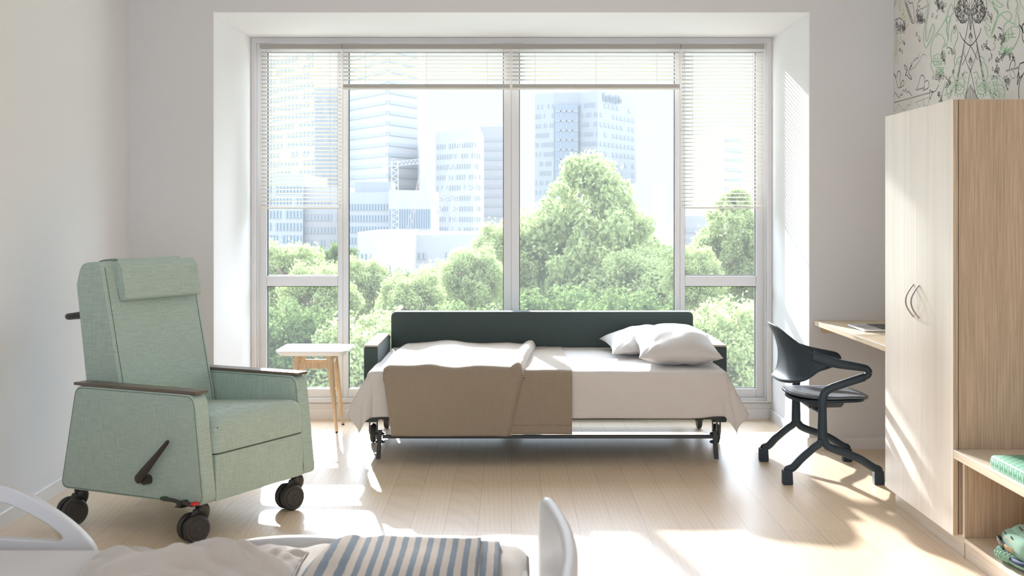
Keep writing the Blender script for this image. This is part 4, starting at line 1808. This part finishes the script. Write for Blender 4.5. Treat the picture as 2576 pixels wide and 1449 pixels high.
# larger right hand frog, upper
fr2 = [
    [(1530, 0), (1590, 60), (1615, 120), (1640, 190), (1600, 260), (1580, 330), (1560, 400), (1590, 430)],
    [(1500, 170), (1520, 230), (1490, 200), (1500, 260), (1545, 300), (1540, 350), (1480, 290), (1500, 350), (1520, 400), (1560, 430)],
    [(1640, 190), (1680, 150), (1740, 130), (1790, 160), (1780, 220), (1720, 270), (1700, 320), (1720, 380), (1760, 330), (1820, 300), (1880, 320), (1880, 400), (1840, 500), (1800, 560), (1720, 580), (1660, 540)],
    [(1720, 380), (1700, 450), (1690, 520), (1740, 560), (1800, 540)],
    [(1750, 340), (1760, 430), (1730, 480)], [(1790, 330), (1800, 430)], [(1730, 400), (1830, 380)], [(1720, 430), (1840, 420)],
    [(1680, 170), (1760, 240), (1840, 280)], [(1840, -20), (1860, 60), (1840, 120), (1870, 180), (1880, 260), (1870, 320)],
    [(1880, -20), (1895, 40), (1929, 90), (1980, 120)], [(1760, -20), (1740, 60), (1760, 100), (1745, 20)],
    [(1600, -20), (1650, 30), (1700, 60), (1650, 80), (1600, 40), (1560, 20)],
]
for p in fr2:
    stroke(p, 5, w=.0050)
    stroke([(x + 6, y + 3) for x, y in p], 2, w=.0026)
stroke([(1580, 10), (1600, 90), (1640, 140), (1632, 200), (1600, 300), (1570, 380)], 2, w=.013)
for i in range(14):
    t = i / 13
    stroke([(1842 + 20 * math.sin(t * 5), t * 260), (1868 + 20 * math.sin(t * 5), 8 + t * 260)], 5, sm=1, w=.003)
for i in range(26):
    x, y = R.uniform(1670, 1800), R.uniform(520, 600)
    stroke([(x, y), (x + R.uniform(-20, 20), y + R.uniform(6, 26)), (x + R.uniform(-8, 24), y + 24)], 2, w=.0035)
# lower pair of frogs either side of the moth's tail
fr3 = [
    [(1230, 640), (1180, 660), (1165, 720), (1140, 760), (1130, 850), (1150, 930), (1130, 1000), (1100, 1060), (1080, 1130)],
    [(1290, 830), (1255, 820), (1240, 880), (1262, 930), (1240, 990), (1200, 940), (1160, 960), (1150, 1020), (1180, 1070), (1230, 1060), (1250, 1010)],
    [(1175, 985), (1190, 960), (1215, 975), (1212, 1020), (1188, 1030), (1172, 1010), (1175, 985)],
    [(1040, 920), (1020, 1000), (1000, 1060), (990, 1160)], [(1060, 960), (1050, 1040), (1080, 1070), (1110, 1020)],
    [(1240, 1060), (1260, 1100), (1250, 1130)], [(1030, 1090), (1060, 1060), (1070, 1120)],
    [(1180, 700), (1200, 760), (1180, 830), (1170, 900)],
]
for p in fr3:
    both(p, 5, w=.0050)
    both([(x + 6, y + 3) for x, y in p], 2, w=.0026)
for p in ([(1560, 860), (1600, 900), (1640, 880), (1690, 950), (1710, 1040), (1700, 1120)], [(1640, 760), (1655, 840), (1690, 900), (1720, 1000), (1715, 1130)],
          [(1490, 930), (1560, 1020), (1640, 1110)], [(1620, 900), (1650, 960), (1660, 1040), (1680, 1110)]):
    stroke(p, 5, w=.0055)
both([(1192, 985), (1196, 1000)], 2, w=.016, sm=1)
for i in range(60):
    x, y = R.uniform(1090, 1290), R.uniform(860, 1120)
    both([(x, y), (x + 8, y + 6), (x, y + 12), (x - 7, y + 5)], 5, w=.0030, closed=True, sm=1)
for i in range(40):
    x, y = R.uniform(1580, 1710), R.uniform(900, 1120)
    stroke([(x, y), (x + 10, y + 8), (x, y + 16), (x - 9, y + 6)], 5, w=.0034, closed=True, sm=1)
# drops
for (cx, cy, n, dx, dy) in ((985, 60, 26, 60, 70), (760, 200, 22, 45, 60), (530, 310, 22, 50, 60), (890, 170, 1, 5, 5), (945, 195, 1, 5, 5), (715, 410, 2, 8, 30), (745, 440, 2, 8, 30),
                            (540, 590, 3, 25, 40), (565, 450, 3, 10, 50), (1150, 310, 3, 20, 30), (1020, 660, 12, 25, 60), (960, 870, 16, 60, 50), (1060, 930, 10, 45, 60), (1100, 600, 6, 40, 30),
                            (1480, 520, 8, 50, 40), (1550, 640, 3, 20, 40), (1525, 180, 8, 50, 60), (1690, 440, 16, 40, 60), (1740, 640, 18, 90, 50), (1615, 830, 12, 50, 60), (1640, 720, 8, 40, 70),
                            (1745, 930, 10, 40, 50), (980, 1100, 10, 25, 50), (1745, 1010, 2, 8, 30), (1125, 800, 3, 10, 40), (1240, 850, 2, 10, 20), (1600, 430, 4, 30, 20)):
    for i in range(n):
        drop(cx + R.uniform(-dx, dx), cy + R.uniform(-dy, dy), R.uniform(12, 24))
for (x, y) in ((720, 170), (745, 180), (770, 170), (495, 280), (520, 285), (550, 280), (960, 40), (1010, 30), (1680, 400), (1770, 620)):
    squig(x, y, 7, 14, 12)
# seals / rocks, bird, clouds, horizon
stroke([(705, 130), (730, 80), (720, 50), (745, 10), (770, -10)], w=.0045)
stroke([(703, 130), (760, 105), (828, 68), (832, 20), (820, -20)], 4, w=.0060)
stroke([(735, 70), (750, 62), (752, 78), (740, 82)], w=.003)
stroke([(745, 110), (715, 160), (700, 210), (705, 260)])
stroke([(462, 230), (500, 210), (530, 212), (560, 240), (582, 290), (575, 330)], w=.0040)
stroke([(462, 235), (530, 200)], 4, w=.0075, sm=1)
stroke([(575, 0), (590, 60), (610, 130), (635, 200), (660, 262), (685, 250), (687, 170), (675, 80), (665, 30), (640, 40), (615, 10)], w=.0042)
for i in range(13):
    stroke([(583 + i * 6, 40 + i * 17), (603 + i * 6, 34 + i * 17)], w=.0036, sm=1)
stroke([(453, 80), (470, 30), (480, -10)], w=.004)
stroke([(575, 735), (580, 780), (606, 815), (592, 830), (583, 862), (600, 850), (620, 880), (652, 905), (655, 890), (632, 850), (622, 822), (640, 770), (660, 712)], w=.0045)
stroke([(612, 806), (600, 770), (575, 735)], w=.0045)
stroke([(628, 790), (660, 740)], w=.004)
stroke([(672, 705), (690, 680), (700, 690), (705, 660), (725, 665), (738, 640), (735, 605)], w=.0036)
stroke([(638, 800), (690, 765), (740, 700), (770, 640), (800, 618), (826, 645)], 4, w=.004)
stroke([(705, 1028), (735, 960), (752, 890), (775, 855), (800, 880), (803, 940), (790, 1030)], w=.004)
stroke([(705, 1028), (805, 998)], 4, w=.008, sm=1)
stroke([(805, 935), (835, 915), (852, 950), (845, 1000), (788, 1030)], w=.004)
stroke([(453, 830), (480, 880), (492, 840), (505, 810), (528, 830), (522, 910), (530, 985), (505, 1000), (485, 940), (470, 870), (453, 850)], w=.004)
stroke([(530, 990), (545, 930), (565, 915), (568, 960), (550, 985)], w=.004, closed=True)
stroke([(453, 1095), (470, 1055), (510, 1115), (530, 1075), (550, 1085), (558, 1025), (575, 1040), (592, 1012), (602, 1058), (622, 1042), (660, 1095)], w=.004)
stroke([(453, 1170), (930, 1038)], 4, w=.007, sm=1)
stroke([(930, 1038), (965, 970)], w=.004, sm=1)
stroke([(865, 1020), (880, 1040), (905, 1045), (890, 1065), (880, 1095), (868, 1130), (860, 1100), (862, 1060), (865, 1020)], w=.0042)
stroke([(453, 1220), (475, 1262), (500, 1190), (530, 1215), (560, 1255), (590, 1240), (612, 1190), (635, 1200), (662, 1130)], 4, w=.003)
stroke([(705, 1165), (850, 1110), (855, 1140), (840, 1200), (795, 1200), (790, 1120)], 4, w=.003)
stroke([(705, 1165), (745, 1225)], 4, w=.003)
stroke([(1145, 560), (1158, 620), (1140, 680), (1150, 740)])
stroke([(1120, 560), (1080, 540), (1055, 550)])
stroke([(1640, 310), (1680, 330), (1690, 360)], w=.005)
stroke([(1505, 560), (1530, 545), (1560, 580)], w=.005)
stroke([(1590, 480), (1608, 530), (1580, 582)], 4, w=.0045)
stroke([(1730, 808), (1880, 768)], 4, w=.010, sm=1)
stroke([(1770, 780), (1790, 710), (1815, 682), (1838, 720), (1828, 760)], w=.005)
stroke([(1775, 830), (1790, 880), (1830, 890), (1830, 830), (1805, 808)], 4, w=.004)
stroke([(1985, 690), (1929, 712), (1890, 730), (1878, 790), (1868, 860), (1862, 970), (1880, 900), (1895, 880), (1925, 850), (1960, 790)], w=.0055)
stroke([(1860, 880), (1878, 830), (1882, 890)], w=.008)
stroke([(1925, 850), (1890, 930), (1876, 1030), (1880, 1130)], w=.005)
stroke([(1885, 285), (1910, 320), (1929, 380), (1915, 300), (1950, 260), (1990, 240)], w=.008)
stroke([(1915, 380), (1925, 460), (1960, 500)], w=.005)
for p in ([(515, -10), (505, 30), (518, 60), (535, 30), (520, 0)], [(518, 60), (510, 100), (525, 130), (530, 90), (518, 60)], [(545, 130), (560, 170), (580, 190), (560, 205), (545, 180), (572, 140), (556, 100)],
          [(590, 200), (585, 260), (605, 300), (628, 260), (610, 190)], [(525, 420), (512, 460), (525, 500), (540, 460), (525, 420)], [(470, 600), (462, 670), (480, 715), (498, 680), (490, 610)], [(455, 480), (470, 520), (455, 600)]):
    stroke(p, 3, w=.0045)
for p in ([(453, 280), (470, 330), (485, 400), (495, 480), (492, 560), (480, 620), (462, 650)], [(453, 330), (470, 420), (478, 500), (474, 580), (455, 640)]):
    stroke(p, 5, w=.006)
for i in range(18):
    stroke([(468 + 8 * math.sin(i * .2), 340 + i * 16), (488 + 6 * math.sin(i * .2), 352 + i * 16)], 5, w=.0030, sm=1)
# more of the same pattern higher up and nearer, beyond the frame
for i in range(90):
    y = R.uniform(4.1, 7.3)
    z = R.uniform(2.25 if y > 5.6 else 1.9, 2.8)
    D0 = y
    px = VX + XR * F / D0
    py = VY - (z - CH) * F / D0
    if py > -30 and px < 2590:
        continue
    a = R.uniform(0, 6.3)
    pts = [(y + .05 * math.cos(a + k) * (1 + .3 * R.random()), z + .05 * math.sin(a + k)) for k in (0, .8, 1.7, 2.9, 4.1)]
    stroke(pts, R.choice([1, 1, 2, 5, 4]), .004, raw=True)
mo = mu.build('wall_mural', INK, None, smooth=0)
tag(mo, 'line drawn mural of frogs, birds and a moth covering the right wall above the wardrobe', 'mural')

# ------------------------------------------------------------------ outside: ground, trees, towers
GZ = -15.0
M['ground'] = plain('grey_green_ground', (.30, .33, .27), .95)
struct(MB().box(-900, 900, 12, 1500, GZ - 1, GZ).build('ground', M['ground'], smooth=0))


def crown_mesh(name, seed, nleaf, kind='round', mat='leaf_a'):
    rg = np.random.default_rng(seed)
    # clumps over an ellipsoid / cone shell, unit radius
    nb = 210 if kind == 'peak' else 170
    cs = []
    while len(cs) < nb:
        d = rg.normal(size=3)
        d /= np.linalg.norm(d)
        h = rg.uniform(-1, 1)
        if kind == 'peak':
            wr_ = (1 - h ** 1.7) ** .8 + .06 if h > 0 else 1.0
            a = rg.uniform(0, 2 * PI)
            rr = wr_ * math.sqrt(rg.uniform(.12, 1))
            cs.append((rr * math.cos(a) * .88, rr * math.sin(a) * .88, h * 1.1, rg.uniform(.11, .22) * (1 - .4 * max(0, h))))
        else:
            r = rg.uniform(.45, .9)
            cs.append((d[0] * r, d[1] * r, d[2] * r * .92, rg.uniform(.09, .22)))
    cs = np.array(cs)
    w = cs[:, 3] ** 2
    idx = rg.choice(len(cs), nleaf, p=w / w.sum())
    d = rg.normal(size=(nleaf, 3))
    d /= np.linalg.norm(d, axis=1)[:, None]
    rad = cs[idx, 3] * rg.uniform(.55, 1.12, nleaf)
    stray = rg.random(nleaf) < .11
    rad[stray] *= rg.uniform(1.0, 1.6, stray.sum())
    c = cs[idx, :3] + d * rad[:, None]
    nrm = d * .6 + rg.normal(size=(nleaf, 3)) * .6 + np.array([0, 0, .35])
    nrm /= np.linalg.norm(nrm, axis=1)[:, None]
    t = np.cross(nrm, rg.normal(size=(nleaf, 3)))
    t /= np.linalg.norm(t, axis=1)[:, None]
    b = np.cross(nrm, t)
    s = rg.uniform(.018, .038, nleaf)[:, None]
    v = np.empty((nleaf, 4, 3))
    v[:, 0] = c - t * s
    v[:, 1] = c + b * s * .62 + nrm * s * .18
    v[:, 2] = c + t * s * 1.1
    v[:, 3] = c - b * s * .62 + nrm * s * .18
    me = bpy.data.meshes.new(name)
    me.vertices.add(nleaf * 4)
    me.vertices.foreach_set('co', v.reshape(-1).astype(np.float32))
    me.loops.add(nleaf * 4)
    me.loops.foreach_set('vertex_index', np.arange(nleaf * 4, dtype=np.int32))
    me.polygons.add(nleaf)
    me.polygons.foreach_set('loop_start', np.arange(0, nleaf * 4, 4, dtype=np.int32))
    me.polygons.foreach_set('loop_total', np.full(nleaf, 4, dtype=np.int32))
    me.materials.append(M[mat])
    me.update()
    me.validate()
    return me


cm = {'round_a': crown_mesh('crown_round', 1, 32000, 'round', 'leaf_a'), 'round_b': crown_mesh('crown_deep', 2, 32000, 'round', 'leaf_b'),
      'peak': crown_mesh('crown_peak', 3, 52000, 'peak', 'leaf_a')}


def tree(px, pytop, half, D, kind, label, hz=1.0, rz=0.0):
    r = half * D / F
    top = at(px, pytop, D)
    cz_ = top.z - r * 1.02 * hz
    t = thing('leafy_tree', label, 'tree', (top.x, D, GZ), rz, 'trees outside the window')
    c = bpy.data.objects.new('foliage', cm[kind])
    COL.objects.link(c)
    c.parent = t
    c.scale = (r, r, r * hz)
    c.location = (0, 0, cz_ - GZ)
    m_ = MB()
    H_ = cz_ - GZ
    m_.tube([(0, 0, 0), (.05, .05, H_ * .5), (0, 0, H_), (0, .05, H_ + r * hz * .6)], [.30, .24, .16, .04], 10)
    rg = random.Random(int(px))
    for i in range(9):
        a = i * .7 + rg.random()
        z0 = H_ - r * hz * rg.uniform(.1, .8)
        m_.tube([(0, 0, z0), (math.cos(a) * r * .35, math.sin(a) * r * .35, z0 + r * .35), (math.cos(a) * r * .75, math.sin(a) * r * .75, z0 + r * .55)], [.09, .06, .02], 7)
    m_.build('trunk', M['bark'], t, smooth=60)
    return t


tree(1478, 428, 215, 44, 'peak', 'tallest pointed tree outside, seen right of the central mullion', 1.25)
tree(1620, 590, 150, 41, 'round_a', 'round tree crown at the right side of the right hand big pane', 1.0, .5)
tree(1335, 500, 130, 47, 'round_a', 'tree crown just behind the central mullion', 1.1, 1.1)
tree(1262, 535, 100, 43, 'round_a', 'tree crown rising at the right edge of the left big pane', 1.2, 2.0)
tree(1110, 640, 125, 46, 'round_a', 'low rounded tree in the middle of the left big pane', 1.0, 2.6)
tree(905, 625, 95, 40, 'round_a', 'tree at the left edge of the left big pane', 1.1, 3.3)
tree(735, 585, 125, 38, 'round_a', 'tree filling the left narrow window under the blind', 1.0, 4.0)
tree(845, 600, 70, 45, 'round_b', 'small darker tree behind the left window post', 1.1, .9)
tree(1848, 492, 105, 40, 'peak', 'tree rising in the right narrow window under the blind', 1.2, 1.9)
tree(1748, 600, 90, 36, 'round_a', 'rounded tree behind the right window post', 1.1, 5.2)
tree(1000, 665, 90, 52, 'round_b', 'darker distant tree in the dip left of centre', 1.0, 5.8)
lowt = [(1040, 655, 110, 36, 'round_a', 'bushy tree top left of the sofa back end'), (1185, 600, 95, 39, 'round_a', 'tree crown stepping down left of the central mullion'),
        (1560, 500, 110, 48, 'round_a', 'shoulder of foliage right of the tall pointed tree'), (800, 640, 110, 34, 'round_a', 'tree crown crossing behind the left window post'),
        (720, 735, 190, 30, 'round_b', 'dark low tree behind the white side table'), (930, 745, 190, 29, 'round_a', 'low tree behind the left sofa arm'),
        (1170, 730, 210, 31, 'round_b', 'low dark tree behind the left half of the sofa back'), (1400, 690, 210, 33, 'round_b', 'low dark tree under the tall pointed tree'),
        (1610, 700, 190, 30, 'round_b', 'low dark tree behind the right half of the sofa back'), (1830, 715, 190, 28, 'round_a', 'low tree in the lower right narrow pane')]
for k, (a, b, c, d, kd, lb_) in enumerate(lowt):
    tree(a, b, c, d, kd, lb_, 1.1, k * 1.3)

for (a, b, c, d, kd, lb_) in ((560, 610, 120, 40, 'round_b', 'tree half hidden behind the left window jamb'), (2010, 600, 120, 38, 'round_b', 'tree half hidden behind the right window jamb')):
    tree(a, b, c, d, kd, lb_, 1.1, a * .01)

B_PALE = plain('pale_stone_cladding', (.21, .225, .235), .7)
B_WHITE = plain('white_cladding', (.245, .25, .255), .7)
B_BLUE = plain('blue_tinted_glass', (.14, .18, .22), .35)
B_BLUE2 = plain('pale_blue_glass', (.18, .205, .228), .4)
B_GREY = plain('grey_blue_spandrel', (.195, .212, .225), .6)
B_WARM = plain('warm_brick', (.245, .21, .195), .8)


def tower(label, front, ytop, D2, wall, win, fh=4.0, vert=None, skip=.0, winh=.5, group='towers beyond the trees', cols=None, seed=0, name='office_tower', roof=True, cat='building', dep=38):
    """front: list of (px, D) along the visible faces, left to right"""
    P = [at(px, VY, D) for px, D in front]
    zt = CH + (VY - ytop) * front[0][1] / F
    c0 = P[0]
    t = thing(name, label, cat, (c0.x, c0.y, GZ), 0, group)
    poly = [(p.x - c0.x, p.y - c0.y) for p in P]
    yb_ = max(p.y for p in P) - c0.y + dep
    poly2 = poly + [(poly[-1][0] - .2, yb_), (poly[0][0] + .2, yb_)]
    MB().prism(poly2, 'z', 0, zt - GZ).build('walls', wall, t, smooth=0)
    rg = random.Random(seed)
    wm = MB()
    cnt = 0
    for i in range(len(poly) - 1):
        a, b = Vector(poly[i]), Vector(poly[i + 1])
        Lw = (b - a).length
        d = (b - a) / Lw
        n_ = Vector((d.y, -d.x))
        z = zt - GZ - fh * 1.6
        zlow = max(2, zt - GZ - 260)
        ncol = cols[i] if cols else 12
        cw = Lw / (ncol + .6)
        while z > zlow:
            if vert and vert[i] == 'band':
                segs = [(cw * .3, Lw - cw * .3)]
            elif vert and vert[i] == 'none':
                segs = []
            else:
                segs = [(cw * .3 + k * cw + cw * .18, cw * .3 + (k + 1) * cw - cw * .18) for k in range(ncol) if rg.random() >= skip]
            for s0, s1 in segs:
                p0, p1 = a + d * s0 + n_ * .25, a + d * s1 + n_ * .25
                q0, q1 = a + d * s0 - n_ * .2, a + d * s1 - n_ * .2
                wm.add([(p0.x, p0.y, z), (p1.x, p1.y, z), (p1.x, p1.y, z + fh * winh), (p0.x, p0.y, z + fh * winh),
                        (q0.x, q0.y, z), (q1.x, q1.y, z), (q1.x, q1.y, z + fh * winh), (q0.x, q0.y, z + fh * winh)],
                       [(0, 1, 2, 3), (4, 7, 6, 5), (0, 4, 5, 1), (3, 2, 6, 7), (0, 3, 7, 4), (1, 5, 6, 2)])
                cnt += 1
            z -= fh
    if cnt:
        w_ = wm.build('windows', win, t, smooth=0)
        w_['kind'] = 'stuff'
    if roof:
        cx = sum(p[0] for p in poly2) / len(poly2)
        MB().box(cx - 5, cx + 5, yb_ * .3, yb_ * .3 + 10, zt - GZ, zt - GZ + 3).build('roof_plant', B_GREY, t, smooth=0)
    return t, zt, c0


tower('wide pale tower with window grid behind the left tall blind', [(672, 640), (792, 600)], 132, 60, B_WHITE, B_BLUE2, 4.6, None, .12, .5, cols=[12], seed=1)
tower('slim pale blue tower right of the left blind tower', [(790, 560), (850, 560)], 222, 60, B_PALE, B_BLUE2, 4.2, None, .2, .62, cols=[8], seed=2, roof=False)
tower('tall banded tower with two faces left of the left big pane', [(868, 560), (976, 520), (1051, 545)], 118, 60, B_WHITE, B_GREY, 4.3, ['band', 'band'], 0, .34, seed=3, roof=False)
tower('mid rise blue glazed block with white piers, left big pane', [(872, 330), (978, 325)], 484, 40, B_PALE, B_BLUE, 2.9, None, .06, .55, cols=[14], seed=4)
tower('white pier block beside the blue glazed block', [(978, 320), (1085, 328)], 478, 40, B_WHITE, B_BLUE, 6.0, None, 0, .8, cols=[17], seed=5, roof=False)
tower('grey white office tower behind the luffing crane', [(1096, 520), (1192, 500), (1212, 512)], 334, 50, B_WHITE, B_GREY, 4.2, None, .15, .42, cols=[15, 3], seed=6, roof=False)
tower('very pale plain tower left of the central mullion', [(1209, 600), (1300, 600)], 318, 50, B_WHITE, B_PALE, 4.4, ['band'], 0, .3, seed=7, roof=False)
tower('large office tower with roof sign, right big pane', [(1344, 700), (1393, 690), (1456, 690), (1504, 680), (1600, 735)], 237, 60, B_PALE, B_BLUE2, 5.2, [None, 'none', None, None, 'band'], .25, .42, cols=[9, 1, 9, 9, 1], seed=8, roof=False)
# central glass strip and the roof lettering of the big tower
gs = [o for o in COL.objects if o.get('label', '').startswith('large office tower')][0]
P0 = at(1344, VY, 700)
a, b = at(1396, VY, 689), at(1454, VY, 689)
zt = CH + (VY - 268) * 700 / F
m = MB()
m.box(a.x - P0.x, b.x - P0.x, a.y - P0.y - .6, a.y - P0.y + .3, 0, zt - GZ)
st2 = m.build('glass_strip', B_BLUE, gs, smooth=0)
m = MB()
for k in range(30):
    z = zt - GZ - 4 - k * 5.2
    m.box(a.x - P0.x, b.x - P0.x, a.y - P0.y - .9, a.y - P0.y - .5, z, z + .9)
for k in range(1, 4):
    x = (a.x + (b.x - a.x) * k / 4) - P0.x
    m.box(x - .3, x + .3, a.y - P0.y - .9, a.y - P0.y - .5, 10, zt - GZ)
m.build('mullions', B_PALE, st2, smooth=0)
# faint illegible lettering on the crown of the right face
p0, p1 = at(1516, VY, 687), at(1562, VY, 713)
d = (p1 - p0)
m = MB()
for k, (h0, h1, w_) in enumerate(((0, 1, .8), (0, .7, .4), (.0, .9, .5), (0, .8, .6), (0, 1, .2), (.2, 1, .5))):
    q0 = p0 + d * (k / 6)
    q1 = p0 + d * (k / 6 + .11 * w_ + .02)
    z0 = CH + (VY - 258) * 700 / F - GZ
    n_ = Vector((d.y, -d.x, 0)).normalized()
    for (qa, lo_z, hi_z) in ((q0, h0, h1), (q1, h0, h1 * .6)):
        c_ = qa - P0 + n_ * 1.0
        m.box(c_.x - .35, c_.x + .35, c_.y - .4, c_.y + .4, z0 + lo_z * 3, z0 + hi_z * 4.6)
    c_ = (q0 + q1) / 2 - P0 + n_ * 1.0
    m.box(c_.x - abs(q1.x - q0.x) / 2, c_.x + abs(q1.x - q0.x) / 2, c_.y - .4, c_.y + .4, z0 + 2, z0 + 2.7)
m.build('roof_sign', B_BLUE2, gs, smooth=0)
tower('lower white ribbed block right of the pointed tree', [(1565, 400), (1640, 390), (1675, 400)], 462, 40, B_WHITE, B_GREY, 60, None, 0, .86, cols=[10, 5], seed=9, roof=False)
tower('very pale rounded tower behind the right tall blind', [(1796, 640), (1822, 620), (1868, 640), (1902, 700)], 322, 50, B_WHITE, B_BLUE2, 4.8, ['none', 'band', 'none'], 0, .3, seed=10)
tower('low white block at the left of the right narrow window', [(1722, 420), (1795, 420)], 542, 40, B_WHITE, B_PALE, 3.6, ['band'], 0, .4, seed=11, roof=False)
tower('low white terrace block in the dip of the trees', [(900, 230), (1010, 225)], 585, 30, B_WHITE, B_BLUE2, 3.2, None, .3, .4, cols=[10], seed=12, roof=False)
tower('long low white building right of the dip', [(1026, 262), (1300, 270)], 590, 30, B_WHITE, B_GREY, 3.2, None, .35, .4, cols=[24], seed=13, roof=False)
tower('small block with pinkish brick wall in the dip of the trees', [(945, 170), (985, 168)], 605, 20, B_WARM, B_WHITE, 2.8, None, .4, .4, cols=[4], seed=14, roof=False)
tower('blue glazed office block low in the left narrow window', [(640, 360), (762, 350)], 440, 40, B_PALE, B_BLUE, 3.4, None, .1, .6, cols=[14], seed=15, roof=False)
tower('pale office block low beside the left window post', [(765, 352), (872, 352)], 470, 40, B_WHITE, B_BLUE2, 3.6, None, .2, .5, cols=[12], seed=16, roof=False)


def truss(m_, a, b, w, n=14):
    a, b = Vector(a), Vector(b)
    d = (b - a).normalized()
    up = Vector((0, 1, 0))
    s = d.cross(up).normalized()
    t_ = w * .13
    for k in (-1, 1):
        m_.bar(a + s * w / 2 * k, b + s * w / 2 * k, t_)
    for i in range(n):
        p, q = a.lerp(b, i / n), a.lerp(b, (i + 1) / n)
        sg = 1 if i % 2 else -1
        m_.bar(p + s * w / 2 * sg, q - s * w / 2 * sg, t_ * .8)


CR_W = plain('white_crane_paint', (.28, .28, .28), .5)
CR_O = plain('faded_orange_crane_paint', (.28, .215, .185), .5)


def crane(label, base, mast_top, jib, mat, D, w=2.2):
    p0 = at(*base, D)
    t = thing('tower_crane', label, 'crane', (p0.x, D, GZ), 0, 'cranes among the towers')

    def Lc(q):
        v = at(q[0], q[1], D)
        return (v.x - p0.x, 0, v.z - GZ)
    m_ = MB()
    truss(m_, (0, 0, 0), Lc(mast_top), w, 40)
    m_.build('mast', mat, t, smooth=0)
    m_ = MB()
    for (a_, b_) in jib:
        truss(m_, Lc(a_), Lc(b_), w * .7, 20)
    m_.build('jib', mat, t, smooth=0)
    return t


crane('white hammerhead tower crane in the left big pane', (995, 600), (993, 405), [((960, 416), (1060, 405)), ((993, 400), (993, 418))], CR_W, 300, 1.5)
crane('slanting faded orange crane boom left of the grey tower', (1018, 612), (1018, 600), [((1020, 610), (1062, 430)), ((1062, 430), (1086, 340))], CR_O, 300, 1.2)
crane('white luffing crane in front of the grey white tower', (1140, 610), (1145, 500), [((1100, 540), (1160, 350)), ((1090, 510), (1200, 470)), ((1085, 505), (1110, 545))], CR_W, 310, 1.5)

# ------------------------------------------------------------------ light
w = bpy.data.worlds.new('hazy_bright_sky')
scene.world = w
w.use_nodes = True
nt = w.node_tree
nt.nodes.clear()
wo = nt.nodes.new('ShaderNodeOutputWorld')
bgn = nt.nodes.new('ShaderNodeBackground')
tcw = nt.nodes.new('ShaderNodeTexCoord')
sp = nt.nodes.new('ShaderNodeSeparateXYZ')
rm = nt.nodes.new('ShaderNodeValToRGB')
nt.links.new(tcw.outputs['Generated'], sp.inputs[0])
nt.links.new(sp.outputs['Z'], rm.inputs['Fac'])
SKY = [(0.0, (.62, .645, .66)), (.15, (.64, .665, .68)), (.235, (5.6, 6.4, 7.5)), (1.0, (5.6, 6.4, 7.6))]
REAR = (2.8, 3.05, 3.6)  # bright sky behind the camera, added as fill through the open end
el = rm.color_ramp.elements
while len(el) < len(SKY):
    el.new(.5)
for e_, (p, c) in zip(el, SKY):
    e_.position = p
    e_.color = (*[x / 10 for x in c], 1)
rr_ = nt.nodes.new('ShaderNodeMapRange')
rr_.inputs['From Min'].default_value = .05
rr_.inputs['From Max'].default_value = -.35
nt.links.new(sp.outputs['Y'], rr_.inputs['Value'])
mx_ = nt.nodes.new('ShaderNodeMix')
mx_.data_type = 'RGBA'
nt.links.new(rr_.outputs[0], mx_.inputs[0])
nt.links.new(rm.outputs['Color'], mx_.inputs[6])
mx_.inputs[7].default_value = (*[x / 10 for x in REAR], 1)
nt.links.new(mx_.outputs[2], bgn.inputs['Color'])
bgn.inputs['Strength'].default_value = 10.0
nt.links.new(bgn.outputs[0], wo.inputs['Surface'])

sd = bpy.data.lights.new('sun', 'SUN')
sd.energy = 12.5
sd.angle = math.radians(1.3)
sd.color = (1.0, .985, .98)
so_ = bpy.data.objects.new('sun', sd)
COL.objects.link(so_)
so_.location = (-3, 20, 9)
so_.rotation_euler = Vector((.187, -1, -.347)).to_track_quat('-Z', 'Y').to_euler()

# ------------------------------------------------------------------ camera
cd = bpy.data.cameras.new('camera')
cd.sensor_width = 36
cd.sensor_fit = 'HORIZONTAL'
cd.lens = F / 2576 * 36
cd.shift_x = (1288 - VX) / 2576
cd.shift_y = -(724.5 - VY) / 2576
cd.clip_start = .05
cd.clip_end = 4000
cd.dof.use_dof = True
cd.dof.focus_distance = 6.8
cd.dof.aperture_fstop = 7.0
co = bpy.data.objects.new('camera', cd)
COL.objects.link(co)
co.location = (0, 0, CH)
co.rotation_euler = (PI / 2, 0, 0)
scene.camera = co

scene.view_settings.view_transform = 'Standard'
scene.view_settings.look = 'None'
scene.view_settings.gamma = 1
scene.view_settings.use_curve_mapping = False
scene.view_settings.exposure = 0.38
cy = scene.cycles
cy.use_denoising = True
cy.max_bounces = 10
cy.diffuse_bounces = 6
cy.glossy_bounces = 4
cy.transmission_bounces = 6
cy.transparent_max_bounces = 16
cy.sample_clamp_indirect = 6
cy.caustics_reflective = False
cy.caustics_refractive = False
